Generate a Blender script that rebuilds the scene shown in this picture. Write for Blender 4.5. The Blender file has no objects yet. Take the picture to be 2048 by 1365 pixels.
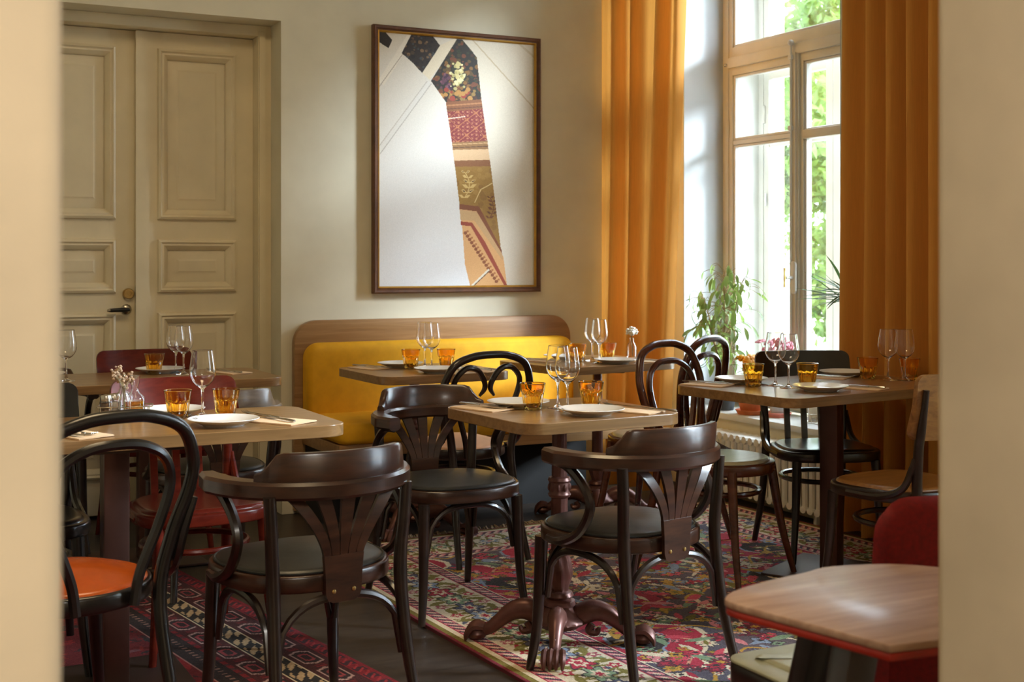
import bpy, bmesh, math, random
import numpy as np
from mathutils import Vector, Matrix
random.seed(7)
S = bpy.context.scene
COL = S.collection
PI = math.pi

# ------------------------------------------------------------------ camera, world, sun, lights, exposure
FPX, HY = 2574.0, 521.0
cam = bpy.data.cameras.new('camera')
cam.sensor_fit = 'HORIZONTAL'; cam.sensor_width = 36.0
cam.lens = FPX / 2048 * 36.0
cam.shift_y = -(1365 / 2 - HY) / 2048
cam.clip_start = 0.05; cam.clip_end = 200
cam.dof.use_dof = True; cam.dof.focus_distance = 4.3; cam.dof.aperture_fstop = 6.7
cam_o = bpy.data.objects.new('camera', cam); COL.objects.link(cam_o)
cam_o.location = (0, 0, 1.24)
cam_o.rotation_euler = (math.radians(90), 0, math.radians(-27.2))
S.camera = cam_o

W = bpy.data.worlds.new('sky'); S.world = W; W.use_nodes = True
bg = W.node_tree.nodes['Background']
bg.inputs[0].default_value = (0.80, 0.91, 1.06, 1); bg.inputs[1].default_value = 4.6

def light(name, kind, loc, rot, energy, color, **kw):
    l = bpy.data.lights.new(name, kind); l.energy = energy; l.color = color
    for k, v in kw.items(): setattr(l, k, v)
    o = bpy.data.objects.new(name, l); COL.objects.link(o)
    o.location = loc; o.rotation_euler = rot
    return o
R = math.radians
# hazy low sun, falling slantwise through the tall windows from the right
sd = Vector((0.855, -0.518, math.tan(R(23)))).normalized()
light('sun', 'SUN', (0, 0, 20), sd.to_track_quat('Z', 'Y').to_euler(), 4.4, (0.87, 0.96, 1.10), angle=R(13))
# daylight portals in the two window openings
for nm, y0, y1 in (('window_portal', 4.66, 5.92), ('window_portal', 1.25, 2.45)):
    p = light(nm, 'AREA', (4.95, (y0 + y1) / 2, 1.9), (0, R(90), 0), 1.0, (1, 1, 1), shape='RECTANGLE', size=2.9, size_y=1.26)
    p.data.cycles.is_portal = True
# added fill lights without fixtures: warm in the dining room, paler behind the camera
light('fill_light', 'AREA', (1.0, 3.2, 3.5), (0, 0, 0), 11, (1.0, 0.74, 0.42), shape='DISK', size=1.2)
light('fill_light', 'AREA', (0.2, -1.2, 3.2), (0, 0, 0), 35, (1.0, 0.95, 0.86), shape='DISK', size=1.4)

S.view_settings.view_transform = 'Standard'; S.view_settings.look = 'None'
S.view_settings.gamma = 1.0; S.view_settings.use_curve_mapping = False
S.view_settings.exposure = 1.85
cy = S.cycles
cy.max_bounces = 14; cy.transmission_bounces = 12; cy.glossy_bounces = 6; cy.diffuse_bounces = 5; cy.transparent_max_bounces = 16
cy.sample_clamp_indirect = 6.0; cy.use_denoising = True
cy.caustics_refractive = True; cy.caustics_reflective = False; cy.blur_glossy = 0.5

# ------------------------------------------------------------------ colours and materials
def lin(c):
    return tuple(((v / 255) / 12.92 if v / 255 <= 0.04045 else ((v / 255 + 0.055) / 1.055) ** 2.4) for v in c)
def rgba(c): return (*lin(c), 1.0)

class N:
    def __init__(s, name):
        s.m = bpy.data.materials.new(name); s.m.use_nodes = True
        s.t = s.m.node_tree; s.b = s.t.nodes['Principled BSDF']; s.out = s.t.nodes['Material Output']
    def node(s, ty, **kw):
        n = s.t.nodes.new(ty)
        for k, v in kw.items(): setattr(n, k, v)
        return n
    def link(s, a, b): s.t.links.new(a, b)
    def noise(s, scale, detail=4, stretch=None, rough=0.55, distort=0.0):
        tc = s.node('ShaderNodeTexCoord'); mp = s.node('ShaderNodeMapping')
        mp.inputs['Scale'].default_value = stretch or (1, 1, 1)
        s.link(tc.outputs['Object'], mp.inputs[0])
        n = s.node('ShaderNodeTexNoise'); n.inputs['Scale'].default_value = scale; n.inputs['Detail'].default_value = detail
        n.inputs['Roughness'].default_value = rough; n.inputs['Distortion'].default_value = distort
        s.link(mp.outputs[0], n.inputs['Vector'])
        return n.outputs['Fac']
    def ramp(s, fac, stops):
        r = s.node('ShaderNodeValToRGB')
        e = r.color_ramp.elements
        while len(e) < len(stops): e.new(0.5)
        for i, (p, c) in enumerate(stops): e[i].position = p; e[i].color = rgba(c)
        s.link(fac, r.inputs[0]); return r.outputs[0]
    def bump(s, fac, strength, dist=0.01):
        b = s.node('ShaderNodeBump'); b.inputs['Strength'].default_value = strength; b.inputs['Distance'].default_value = dist
        s.link(fac, b.inputs['Height']); s.link(b.outputs[0], s.b.inputs['Normal'])
    def set(s, **kw):
        for k, v in kw.items(): s.b.inputs[k.replace('_', ' ')].default_value = v
        return s

def plain(name, c, rough=0.5, var=0.06, scale=12, bump=0.0, **kw):
    n = N(name); f = n.noise(scale)
    lo = tuple(max(0, v * (1 - var)) for v in c); hi = tuple(min(255, v * (1 + var)) for v in c)
    n.link(n.ramp(f, [(0.3, lo), (0.7, hi)]), n.b.inputs['Base Color'])
    n.set(Roughness=rough, **kw)
    if bump: n.bump(f, bump)
    return n.m
def wood(name, c1, c2, rough=0.35, stretch=(3, 40, 40), scale=1.6, coat=0.0, bump=0.05, mid=None):
    n = N(name); f = n.noise(scale, 6, stretch, 0.6, 0.6)
    st = [(0.28, c1), (0.72, c2)] if mid is None else [(0.25, c1), (0.5, mid), (0.75, c2)]
    n.link(n.ramp(f, st), n.b.inputs['Base Color']); n.set(Roughness=rough)
    n.b.inputs['Coat Weight'].default_value = coat; n.b.inputs['Coat Roughness'].default_value = 0.15
    if bump: n.bump(f, bump, 0.002)
    return n.m
def glass(name, c=(255, 255, 255), rough=0.0, ior=1.45):
    n = N(name); n.set(Roughness=rough, IOR=ior); n.b.inputs['Base Color'].default_value = rgba(c)
    n.b.inputs['Transmission Weight'].default_value = 1.0
    return n.m
def pane(name):
    n = N(name); n.t.nodes.remove(n.b)
    tr = n.node('ShaderNodeBsdfTransparent'); tr.inputs[0].default_value = (0.97, 0.985, 0.98, 1)
    gl = n.node('ShaderNodeBsdfGlossy'); gl.inputs['Roughness'].default_value = 0.02
    lw = n.node('ShaderNodeLayerWeight'); lw.inputs[0].default_value = 0.5
    pw = n.node('ShaderNodeMath', operation='POWER'); pw.inputs[1].default_value = 5.0; n.link(lw.outputs['Facing'], pw.inputs[0])
    fr = n.node('ShaderNodeMath', operation='MULTIPLY_ADD'); fr.inputs[1].default_value = 0.9; fr.inputs[2].default_value = 0.035; n.link(pw.outputs[0], fr.inputs[0])
    mx = n.node('ShaderNodeMixShader')
    n.link(fr.outputs[0], mx.inputs[0]); n.link(tr.outputs[0], mx.inputs[1]); n.link(gl.outputs[0], mx.inputs[2])
    n.link(mx.outputs[0], n.out.inputs[0])
    return n.m
def cloth(name, c, rough=0.85, sheen=0.4, trans=0.0, var=0.08, stretch=(30, 30, 1.5)):
    n = N(name); f = n.noise(6, 4, stretch)
    lo = tuple(v * (1 - var) for v in c); hi = tuple(min(255, v * (1 + var)) for v in c)
    col = n.ramp(f, [(0.3, lo), (0.7, hi)])
    n.link(col, n.b.inputs['Base Color']); n.set(Roughness=rough)
    n.b.inputs['Sheen Weight'].default_value = sheen; n.b.inputs['Sheen Roughness'].default_value = 0.4
    n.b.inputs['Sheen Tint'].default_value = rgba(c)
    if trans:
        t = n.node('ShaderNodeBsdfTranslucent'); n.link(col, t.inputs[0])
        mx = n.node('ShaderNodeMixShader'); mx.inputs[0].default_value = trans
        n.link(n.b.outputs[0], mx.inputs[1]); n.link(t.outputs[0], mx.inputs[2]); n.link(mx.outputs[0], n.out.inputs[0])
    return n.m
def attr_mat(name, rough=0.9, sheen=0.0, grain=0.0):
    n = N(name); a = n.node('ShaderNodeAttribute'); a.attribute_name = 'col'
    src = a.outputs['Color']
    if grain:
        f = n.noise(260, 2)
        mx = n.node('ShaderNodeMix', data_type='RGBA', blend_type='MULTIPLY'); mx.inputs[0].default_value = grain
        n.link(src, mx.inputs[6]); n.link(n.ramp(f, [(0.3, (120, 120, 120)), (0.7, (255, 255, 255))]), mx.inputs[7])
        src = mx.outputs[2]; n.bump(f, 0.4, 0.004)
    n.link(src, n.b.inputs['Base Color']); n.set(Roughness=rough)
    n.b.inputs['Sheen Weight'].default_value = sheen
    return n.m
def leafmat(name, c1, c2):
    n = N(name); f = n.noise(3, 2)
    col = n.ramp(f, [(0.3, c1), (0.7, c2)]); n.link(col, n.b.inputs['Base Color']); n.set(Roughness=0.45)
    t = n.node('ShaderNodeBsdfTranslucent'); n.link(col, t.inputs[0])
    mx = n.node('ShaderNodeMixShader'); mx.inputs[0].default_value = 0.4
    n.link(n.b.outputs[0], mx.inputs[1]); n.link(t.outputs[0], mx.inputs[2]); n.link(mx.outputs[0], n.out.inputs[0])
    return n.m

M = {}
M['wall'] = plain('wall_paint', (218, 211, 188), 0.85, 0.03, 3, 0.04)
M['plaster'] = plain('doorway_plaster', (206, 188, 158), 0.8, 0.05, 4, 0.25)
M['white_wall'] = plain('reveal_paint', (172, 176, 178), 0.8, 0.02, 3, 0.03)
M['door'] = plain('door_paint', (224, 212, 182), 0.45, 0.03, 4, 0.02)
M['ceiling'] = plain('ceiling_paint', (215, 210, 195), 0.9, 0.02, 2)
M['floor'] = wood('dark_floor_boards', (40, 33, 28), (66, 56, 48), 0.42, (1.5, 26, 26), 1.0)
M['frame_white'] = plain('window_white_paint', (206, 206, 202), 0.4, 0.02, 5)
M['frame_beige'] = plain('window_beige_paint', (204, 196, 178), 0.45, 0.03, 5)
M['outer_wall'] = plain('outside_render', (160, 138, 110), 0.9, 0.04, 5)
M['pane'] = pane('window_glass')
M['oak'] = wood('oak_table_top', (112, 82, 48), (160, 124, 82), 0.30, (2.2, 34, 34), 1.3, 0.25, 0.04, (138, 104, 64))
M['oak_bench'] = wood('oak_veneer', (136, 98, 58), (172, 132, 86), 0.42, (2, 40, 40), 1.2, 0.1, 0.04)
M['walnut'] = wood('dark_walnut', (36, 20, 13), (74, 44, 28), 0.3, (5, 5, 26), 1.5, 0.35, 0.03)
M['bent_brown'] = wood('brown_bentwood', (52, 24, 12), (92, 46, 24), 0.26, (6, 6, 12), 1.6, 0.4, 0.02)
M['bent_black'] = wood('black_bentwood', (14, 12, 10), (30, 25, 21), 0.28, (6, 6, 14), 1.6, 0.4, 0.02)
M['bent_dark'] = wood('dark_bentwood', (22, 14, 10), (42, 26, 18), 0.28, (6, 6, 14), 1.6, 0.4, 0.02)
M['red_wood'] = wood('red_lacquered_wood', (74, 20, 12), (108, 36, 21), 0.26, (5, 5, 18), 1.5, 0.0, 0.02)
M['red_wood'].node_tree.nodes['Principled BSDF'].inputs['Specular IOR Level'].default_value = 0.22
M['ply'] = wood('tan_plywood', (110, 72, 34), (158, 112, 60), 0.3, (4, 30, 30), 1.6, 0.3, 0.03)
M['grey_ply'] = wood('pale_worn_plywood', (150, 140, 112), (176, 168, 140), 0.3, (4, 20, 20), 1.6, 0.3, 0.03)
M['vinyl'] = plain('black_vinyl', (38, 39, 36), 0.36, 0.08, 30, 0.05)
M['sheen_wood'] = wood('wood_grey_sheen', (92, 78, 66), (136, 122, 104), 0.35, (5, 5, 26), 1.5, 0.2, 0.03)  # grey sheen on the dark wood, put into the colour
M['orange'] = plain('orange_leather', (186, 82, 20), 0.24, 0.1, 8, 0.04)
M['pink'] = plain('pink_beige_leather', (206, 160, 128), 0.5, 0.05, 10, 0.03)
M['red_velvet'] = cloth('red_velvet', (128, 14, 18), 0.8, 0.7, 0, 0.1, (20, 20, 20))
M['green_sheen'] = plain('green_leather_reflection', (160, 160, 132), 0.35, 0.05, 20, 0.04)  # window reflection on dark green leather, painted in as a paler tone
M['yellow'] = cloth('mustard_velvet', (222, 164, 16), 0.8, 0.5, 0, 0.035, (3, 3, 3))
M['curtain'] = cloth('ochre_curtain', (218, 156, 74), 0.9, 0.08, 0.15, 0.02)
M['iron'] = plain('brown_cast_iron', (100, 64, 56), 0.36, 0.12, 24, 0.05, Metallic=0.4)
M['steel_brown'] = plain('brown_lacquered_steel', (94, 68, 60), 0.33, 0.06, 8, 0.0, Metallic=0.75)
M['steel_dark'] = plain('dark_wood_post', (58, 34, 20), 0.35, 0.1, 10)
M['ceramic'] = plain('white_ceramic', (232, 230, 226), 0.14, 0.01, 4)
M['ink'] = plain('dark_print', (46, 40, 40), 0.4)
M['glass'] = glass('clear_glass')
M['amber'] = glass('amber_glass', (255, 214, 108), 0.01)
M['steel'] = plain('cutlery_steel', (190, 186, 178), 0.22, 0.03, 10, 0, Metallic=1.0)
M['chrome'] = plain('worn_chrome', (200, 192, 176), 0.25, 0.03, 20, 0, Metallic=1.0)
M['paper'] = plain('cream_napkin', (226, 196, 160), 0.85, 0.03, 20, 0.06)
M['kraft'] = plain('kraft_sleeve', (186, 142, 92), 0.85, 0.04, 20, 0.06)
M['radiator'] = plain('radiator_enamel', (232, 228, 218), 0.35, 0.02, 6)
M['sill'] = plain('sill_paint', (208, 208, 204), 0.5, 0.02, 6)
M['terracotta'] = plain('terracotta', (206, 118, 72), 0.85, 0.08, 14, 0.1)
M['pinkclay'] = plain('pink_clay', (214, 130, 116), 0.8, 0.06, 14, 0.08)
M['slate'] = plain('slate_pot', (72, 78, 84), 0.6, 0.06, 14, 0.05)
M['greypot'] = plain('pale_grey_pot', (190, 190, 188), 0.6, 0.05, 14)
M['soil'] = plain('potting_soil', (52, 38, 28), 0.95, 0.2, 60, 0.4)
M['leaf'] = leafmat('plant_leaf', (84, 112, 50), (166, 182, 96))
M['spike'] = leafmat('spiky_leaf', (60, 84, 50), (110, 136, 76))
M['tree_leaf'] = leafmat('tree_leaf', (76, 104, 34), (116, 146, 70))
M['bark'] = plain('bark', (112, 96, 80), 0.95, 0.15, 12, 0.5)
M['stem'] = plain('plant_stem', (134, 116, 78), 0.8, 0.1, 20)
M['grass'] = plain('pale_paving', (170, 165, 150), 0.95, 0.2, 6, 0.3)
M['petal_pink'] = leafmat('pink_petal', (216, 140, 156), (236, 180, 190))
M['petal_orange'] = leafmat('orange_petal', (236, 170, 40), (250, 204, 84))
M['petal_white'] = plain('white_petal', (240, 236, 226), 0.8, 0.03, 30)
M['dry'] = plain('dried_flower', (168, 140, 112), 0.9, 0.2, 60)
M['pepper'] = plain('ground_pepper', (96, 62, 26), 0.9, 0.3, 200, 0.4)
M['salt'] = plain('coarse_salt', (220, 208, 186), 0.9, 0.06, 200, 0.3)
M['oil'] = glass('olive_oil', (240, 170, 30), 0.0, 1.46)
M['brass'] = plain('aged_brass', (190, 160, 100), 0.35, 0.05, 20, 0, Metallic=0.9)
M['gold'] = plain('gilt_edge', (190, 146, 60), 0.4, 0.06, 20, 0, Metallic=0.6)
M['frame_wood'] = wood('picture_frame_wood', (74, 44, 24), (106, 66, 38), 0.4, (10, 10, 10), 2)
M['lever'] = plain('black_lever', (20, 18, 16), 0.35)
M['bench_shade'] = plain('plinth_shade', (16, 13, 11), 0.8)  # near-black colour stands in for the shade below the bench
M['rug_edge'] = plain('rug_binding', (92, 18, 28), 0.95)
M['plate_steel'] = plain('brown_steel_plate', (66, 48, 44), 0.45, 0.06, 8, 0.0, Metallic=0.3)
M['stain_red'] = wood('red_brown_wood', (138, 100, 76), (180, 146, 118), 0.42, (3, 30, 30), 1.3, 0.15, 0.03)  # lightened so the colour carries the window reflection on the top
M['edge_red'] = plain('red_edge_band', (150, 34, 18), 0.3, 0.08, 20)  # plain red for the band under the tabletop
M['fringe'] = plain('wool_fringe', (168, 152, 130), 0.95, 0.1, 60)

# ------------------------------------------------------------------ mesh helpers
class MB:
    def __init__(s): s.v = []; s.f = []
    def add(s, v, f):
        o = len(s.v); s.v += [tuple(p) for p in v]; s.f += [tuple(i + o for i in q) for q in f]; return s
    def box(s, x0, x1, y0, y1, z0, z1, bev=0.0):
        if bev <= 0:
            v = [(x, y, z) for z in (z0, z1) for y in (y0, y1) for x in (x0, x1)]
            return s.add(v, [(0, 2, 3, 1), (4, 5, 7, 6), (0, 1, 5, 4), (2, 6, 7, 3), (0, 4, 6, 2), (1, 3, 7, 5)])
        return s.prism([(x0, y0), (x1, y0), (x1, y1), (x0, y1)], z0, z1, bev)
    def prism(s, outline, z0, z1, bev=0.0, bevb=None):
        n = len(outline); bevb = bev if bevb is None else bevb
        rings = []
        if bevb > 0: rings += [(inset(outline, bevb), z0), (inset(outline, bevb * .3), z0 + bevb * .3), (outline, z0 + bevb)]
        else: rings += [(outline, z0)]
        if bev > 0: rings += [(outline, z1 - bev), (inset(outline, bev * .3), z1 - bev * .3), (inset(outline, bev), z1)]
        else: rings += [(outline, z1)]
        v = []; f = []
        for o, z in rings: v += [(x, y, z) for x, y in o]
        for k in range(len(rings) - 1):
            for i in range(n):
                j = (i + 1) % n; f.append((k * n + i, k * n + j, (k + 1) * n + j, (k + 1) * n + i))
        f.append(tuple(range(n - 1, -1, -1))); f.append(tuple(range((len(rings) - 1) * n, len(rings) * n)))
        return s.add(v, f)
    def tube(s, pts, r, n=8, closed=False, flat=1.0, up=None):
        pts = [Vector(p) for p in pts]; m = len(pts)
        rr = r if isinstance(r, (list, tuple)) else [r] * m
        if len(rr) != m:
            rr = [np.interp(i / (m - 1), np.linspace(0, 1, len(rr)), rr) for i in range(m)]
        v = []; nrm = None
        for i, p in enumerate(pts):
            if closed: t = (pts[(i + 1) % m] - pts[i - 1]).normalized()
            else: t = (pts[min(i + 1, m - 1)] - pts[max(i - 1, 0)]).normalized()
            if nrm is None:
                a = Vector(up) if up else (Vector((0, 0, 1)) if abs(t.z) < 0.9 else Vector((1, 0, 0)))
                nrm = (a - t * a.dot(t)).normalized()
            else:
                nrm = nrm - t * nrm.dot(t)
                nrm = nrm.normalized() if nrm.length > 1e-6 else t.orthogonal().normalized()
            b = t.cross(nrm)
            for k in range(n):
                q = 2 * PI * k / n
                v.append(p + nrm * (math.cos(q) * rr[i]) + b * (math.sin(q) * rr[i] * flat))
        f = []
        for i in range(m if closed else m - 1):
            j = (i + 1) % m
            for k in range(n):
                l = (k + 1) % n; f.append((i * n + k, i * n + l, j * n + l, j * n + k))
        if not closed:
            f.append(tuple(range(n - 1, -1, -1))); f.append(tuple(range((m - 1) * n, m * n)))
        return s.add(v, f)
    def lathe(s, prof, n=24, c=(0, 0, 0), mod=None, closed=False):
        v = []; f = []
        for (r, z) in prof:
            for k in range(n):
                q = 2 * PI * k / n; rad = r * (mod(q, z) if mod else 1)
                v.append((c[0] + rad * math.cos(q), c[1] + rad * math.sin(q), c[2] + z))
        m = len(prof)
        for i in range(m if closed else m - 1):
            j = (i + 1) % m
            for k in range(n):
                l = (k + 1) % n; f.append((i * n + k, i * n + l, j * n + l, j * n + k))
        if not closed:
            if prof[0][0] > 1e-5: f.append(tuple(range(n - 1, -1, -1)))
            if prof[-1][0] > 1e-5: f.append(tuple(range((m - 1) * n, m * n)))
        return s.add(v, f)
    def loft(s, rings, caps=True):
        n = len(rings[0]); v = [p for r in rings for p in r]; f = []
        for i in range(len(rings) - 1):
            for k in range(n):
                l = (k + 1) % n; f.append((i * n + k, i * n + l, (i + 1) * n + l, (i + 1) * n + k))
        if caps:
            f.append(tuple(range(n - 1, -1, -1))); f.append(tuple(range((len(rings) - 1) * n, len(rings) * n)))
        return s.add(v, f)
    def ball(s, c, rx, ry=None, rz=None, n=10, m=6):
        ry = ry or rx; rz = rz or rx; v = []; f = []
        for i in range(m + 1):
            a = PI * i / m
            for k in range(n):
                q = 2 * PI * k / n
                v.append((c[0] + rx * math.sin(a) * math.cos(q), c[1] + ry * math.sin(a) * math.sin(q), c[2] - rz * math.cos(a)))
        for i in range(m):
            for k in range(n):
                l = (k + 1) % n; f.append((i * n + k, i * n + l, (i + 1) * n + l, (i + 1) * n + k))
        return s.add(v, f)
    def xf(s, mat):
        s.v = [tuple(mat @ Vector(p)) for p in s.v]; return s
    def move(s, x, y, z): s.v = [(a + x, b + y, c + z) for a, b, c in s.v]; return s

def inset(o, d):
    n = len(o); out = []
    area = sum(o[i][0] * o[(i + 1) % n][1] - o[(i + 1) % n][0] * o[i][1] for i in range(n))
    sg = 1 if area > 0 else -1
    for i in range(n):
        a = Vector(o[i - 1]); b = Vector(o[i]); c = Vector(o[(i + 1) % n])
        e1 = (b - a).normalized(); e2 = (c - b).normalized()
        n1 = Vector((-e1.y, e1.x)) * sg; n2 = Vector((-e2.y, e2.x)) * sg
        h = (n1 + n2); l = h.length
        h = h / l if l > 1e-6 else n1
        k = max(0.4, h.dot(n1)); out.append(tuple(b + h * (d / k)))
    return out
def rrect(w, d, r, n=6, cx=0, cy=0):
    o = []
    for (sx, sy, a0) in ((1, 1, 0), (-1, 1, 90), (-1, -1, 180), (1, -1, 270)):
        for k in range(n + 1):
            a = R(a0 + 90 * k / n); o.append((cx + sx * (w / 2 - r) + r * math.cos(a), cy + sy * (d / 2 - r) + r * math.sin(a)))
    return o
def smooth(pts, n=6):
    P = [Vector(p) for p in pts]; out = []
    for i in range(len(P) - 1):
        p0 = P[i - 1] if i else P[0] * 2 - P[1]; p1 = P[i]; p2 = P[i + 1]
        p3 = P[i + 2] if i + 2 < len(P) else P[-1] * 2 - P[-2]
        for k in range(n):
            t = k / n
            out.append(0.5 * ((2 * p1) + (p2 - p0) * t + (2 * p0 - 5 * p1 + 4 * p2 - p3) * t * t + (3 * p1 - p0 - 3 * p2 + p3) * t ** 3))
    out.append(P[-1]); return out

def obj(name, mb, mat, parent=None, ang=38, loc=None, rotz=0, kind=None):
    me = bpy.data.meshes.new(name); me.from_pydata(mb.v, [], mb.f); me.validate(); me.update()
    if ang:
        me.shade_smooth(); me.set_sharp_from_angle(angle=R(ang))
    me.materials.append(mat if not isinstance(mat, str) else M[mat])
    o = bpy.data.objects.new(name, me); COL.objects.link(o)
    if parent: o.parent = parent
    if loc: o.location = loc
    if rotz: o.rotation_euler = (0, 0, rotz)
    if kind: o['kind'] = kind
    return o
def tag(o, label, cat, group=None):
    o['label'] = label; o['category'] = cat
    if group: o['group'] = group
    return o
def thing(name, label, cat, loc=(0, 0, 0), rotz=0, group=None):
    o = bpy.data.objects.new(name, None); COL.objects.link(o); o.empty_display_size = 0.1
    o.location = loc; o.rotation_euler = (0, 0, rotz)
    return tag(o, label, cat, group)
def struct(name, mb, mat, parent=None, ang=38):
    o = obj(name, mb, mat, parent, ang)
    if not parent: o['kind'] = 'structure'
    return o
def root(name, loc=(0, 0, 0)):
    o = bpy.data.objects.new(name, None); COL.objects.link(o); o.location = loc; o['kind'] = 'structure'; return o
def children(o): return [c for c in bpy.data.objects if c.parent == o]
def dup(src, loc, rotz=0, label=None, mats=None):
    r = src.copy(); COL.objects.link(r); r.location = loc; r.rotation_euler = (0, 0, rotz)
    if label: r['label'] = label
    def rec(a, b):
        for c in KIDS.get(a.name) or KIDS.setdefault(a.name, children(a)):
            d = c.copy(); COL.objects.link(d); d.parent = b; rec(c, d)
    rec(src, r); return r
KIDS = {}
def remat(r, table):
    """give a copied thing its own finish: part name -> material"""
    for c in children(r):
        base = c.name.split('.')[0]
        if base in table:
            c.data = c.data.copy(); c.data.materials.clear(); c.data.materials.append(M[table[base]])
        remat(c, table)

# ================================================================== THE SETTING
XW, YB, ZC = 4.12, 6.10, 3.6          # window wall, back wall, ceiling
SILL = 0.432
struct('floor', MB().box(-2.2, 4.8, -2.7, 6.7, -0.15, 0), 'floor', ang=0)
struct('ceiling', MB().box(-2.2, 4.8, -2.7, 6.7, ZC, ZC + 0.25), 'ceiling', ang=0)
# back wall with the door recess
NX0, NX1, NZ = 0.56, 1.868, 2.409
wb = MB()
wb.box(NX1, 4.8, YB, 6.7, 0, ZC); wb.box(-2.2, NX0, YB, 6.7, 0, ZC); wb.box(NX0, NX1, YB, 6.7, NZ, ZC)
wb.box(NX0, NX1, 6.46, 6.7, 0, NZ)
struct('wall_back', wb, 'wall', ang=0)
struct('wall_left', MB().box(-2.2, -1.6, 1.07, 6.1, 0, ZC), 'wall', ang=0)
# window wall: two tall openings
WIN = [(4.65, 5.93), (1.25, 2.45)]
ZT = 3.30
wr = MB()
for a, b in ((5.93, 6.1), (2.45, 4.65), (-2.7, 1.25)): wr.box(XW, 4.80, a, b, 0, ZC)
for a, b in WIN: wr.box(XW, 4.80, a, b, 0, SILL - 0.03); wr.box(XW, 4.80, a, b, ZT, ZC)
struct('wall_right', wr, 'wall', ang=0)
# wall with the doorway we look through, rounded plaster arrises
DX0, DX1, DY0, DY1 = 0.122, 1.083, 0.862, 1.072
def jamb(x0, x1, side):
    r = 0.016; o = []
    base = [(x0, DY0), (x1, DY0), (x1, DY1), (x0, DY1)]
    rr = {0: (side < 0), 1: (side > 0), 2: (side > 0), 3: (side < 0)}
    cen = [(r, r, 180), (-r, r, 270), (-r, -r, 0), (r, -r, 90)]
    for i, (x, y) in enumerate(base):
        if rr[i]:
            cx, cyy, a0 = x + cen[i][0], y + cen[i][1], cen[i][2]
            for k in range(6): a = R(a0 + 90 * k / 5); o.append((cx + r * math.cos(a), cyy + r * math.sin(a)))
        else: o.append((x, y))
    return o
wf = MB(); wf.prism(jamb(-2.2, DX0, 1), 0, ZC); wf.prism(jamb(DX1, 4.12, -1), 0, ZC); wf.box(DX0, DX1, DY0, DY1, 2.35, ZC)
struct('wall_front', wf, 'plaster', ang=40)
struct('wall_corridor', MB().box(-2.2, 4.12, -2.7, -2.4, 0, ZC).box(-2.2, -1.9, -2.4, 0.86, 0, ZC), 'plaster', ang=0)
bb = MB()
for x0, x1 in ((-1.6, NX0), (NX1, 1.93), (3.47, 3.64)): bb.box(x0, x1, YB - 0.018, YB, 0, 0.14, 0.004)
struct('baseboard_back', bb, 'door')
bb = MB(); bb.box(XW - 0.018, XW, 1.07, 6.08, 0, 0.10, 0.004)
struct('baseboard_right', bb, 'door')
# reveals of the window niches
for k, (a, b) in enumerate(WIN):
    t = MB()
    t.box(XW, 4.40, b - 0.006, b, SILL, ZT); t.box(XW, 4.40, a, a + 0.006, SILL, ZT); t.box(XW, 4.40, a, b, ZT - 0.006, ZT)
    struct(f'trim_{k+1}', t, 'white_wall', ang=0)
    t = MB()
    t.box(4.68, 4.82, b - 0.01, b + 0.12, 0.2, ZT + 0.3); t.box(4.68, 4.82, a - 0.12, a + 0.01, 0.2, ZT + 0.3); t.box(4.68, 4.82, a, b, ZT - 0.01, ZT + 0.3)
    t.box(4.66, 4.86, a - 0.05, b + 0.05, SILL - 0.08, SILL + 0.0)
    struct(f'trim_{k+3}', t, 'outer_wall', ang=0)

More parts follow.
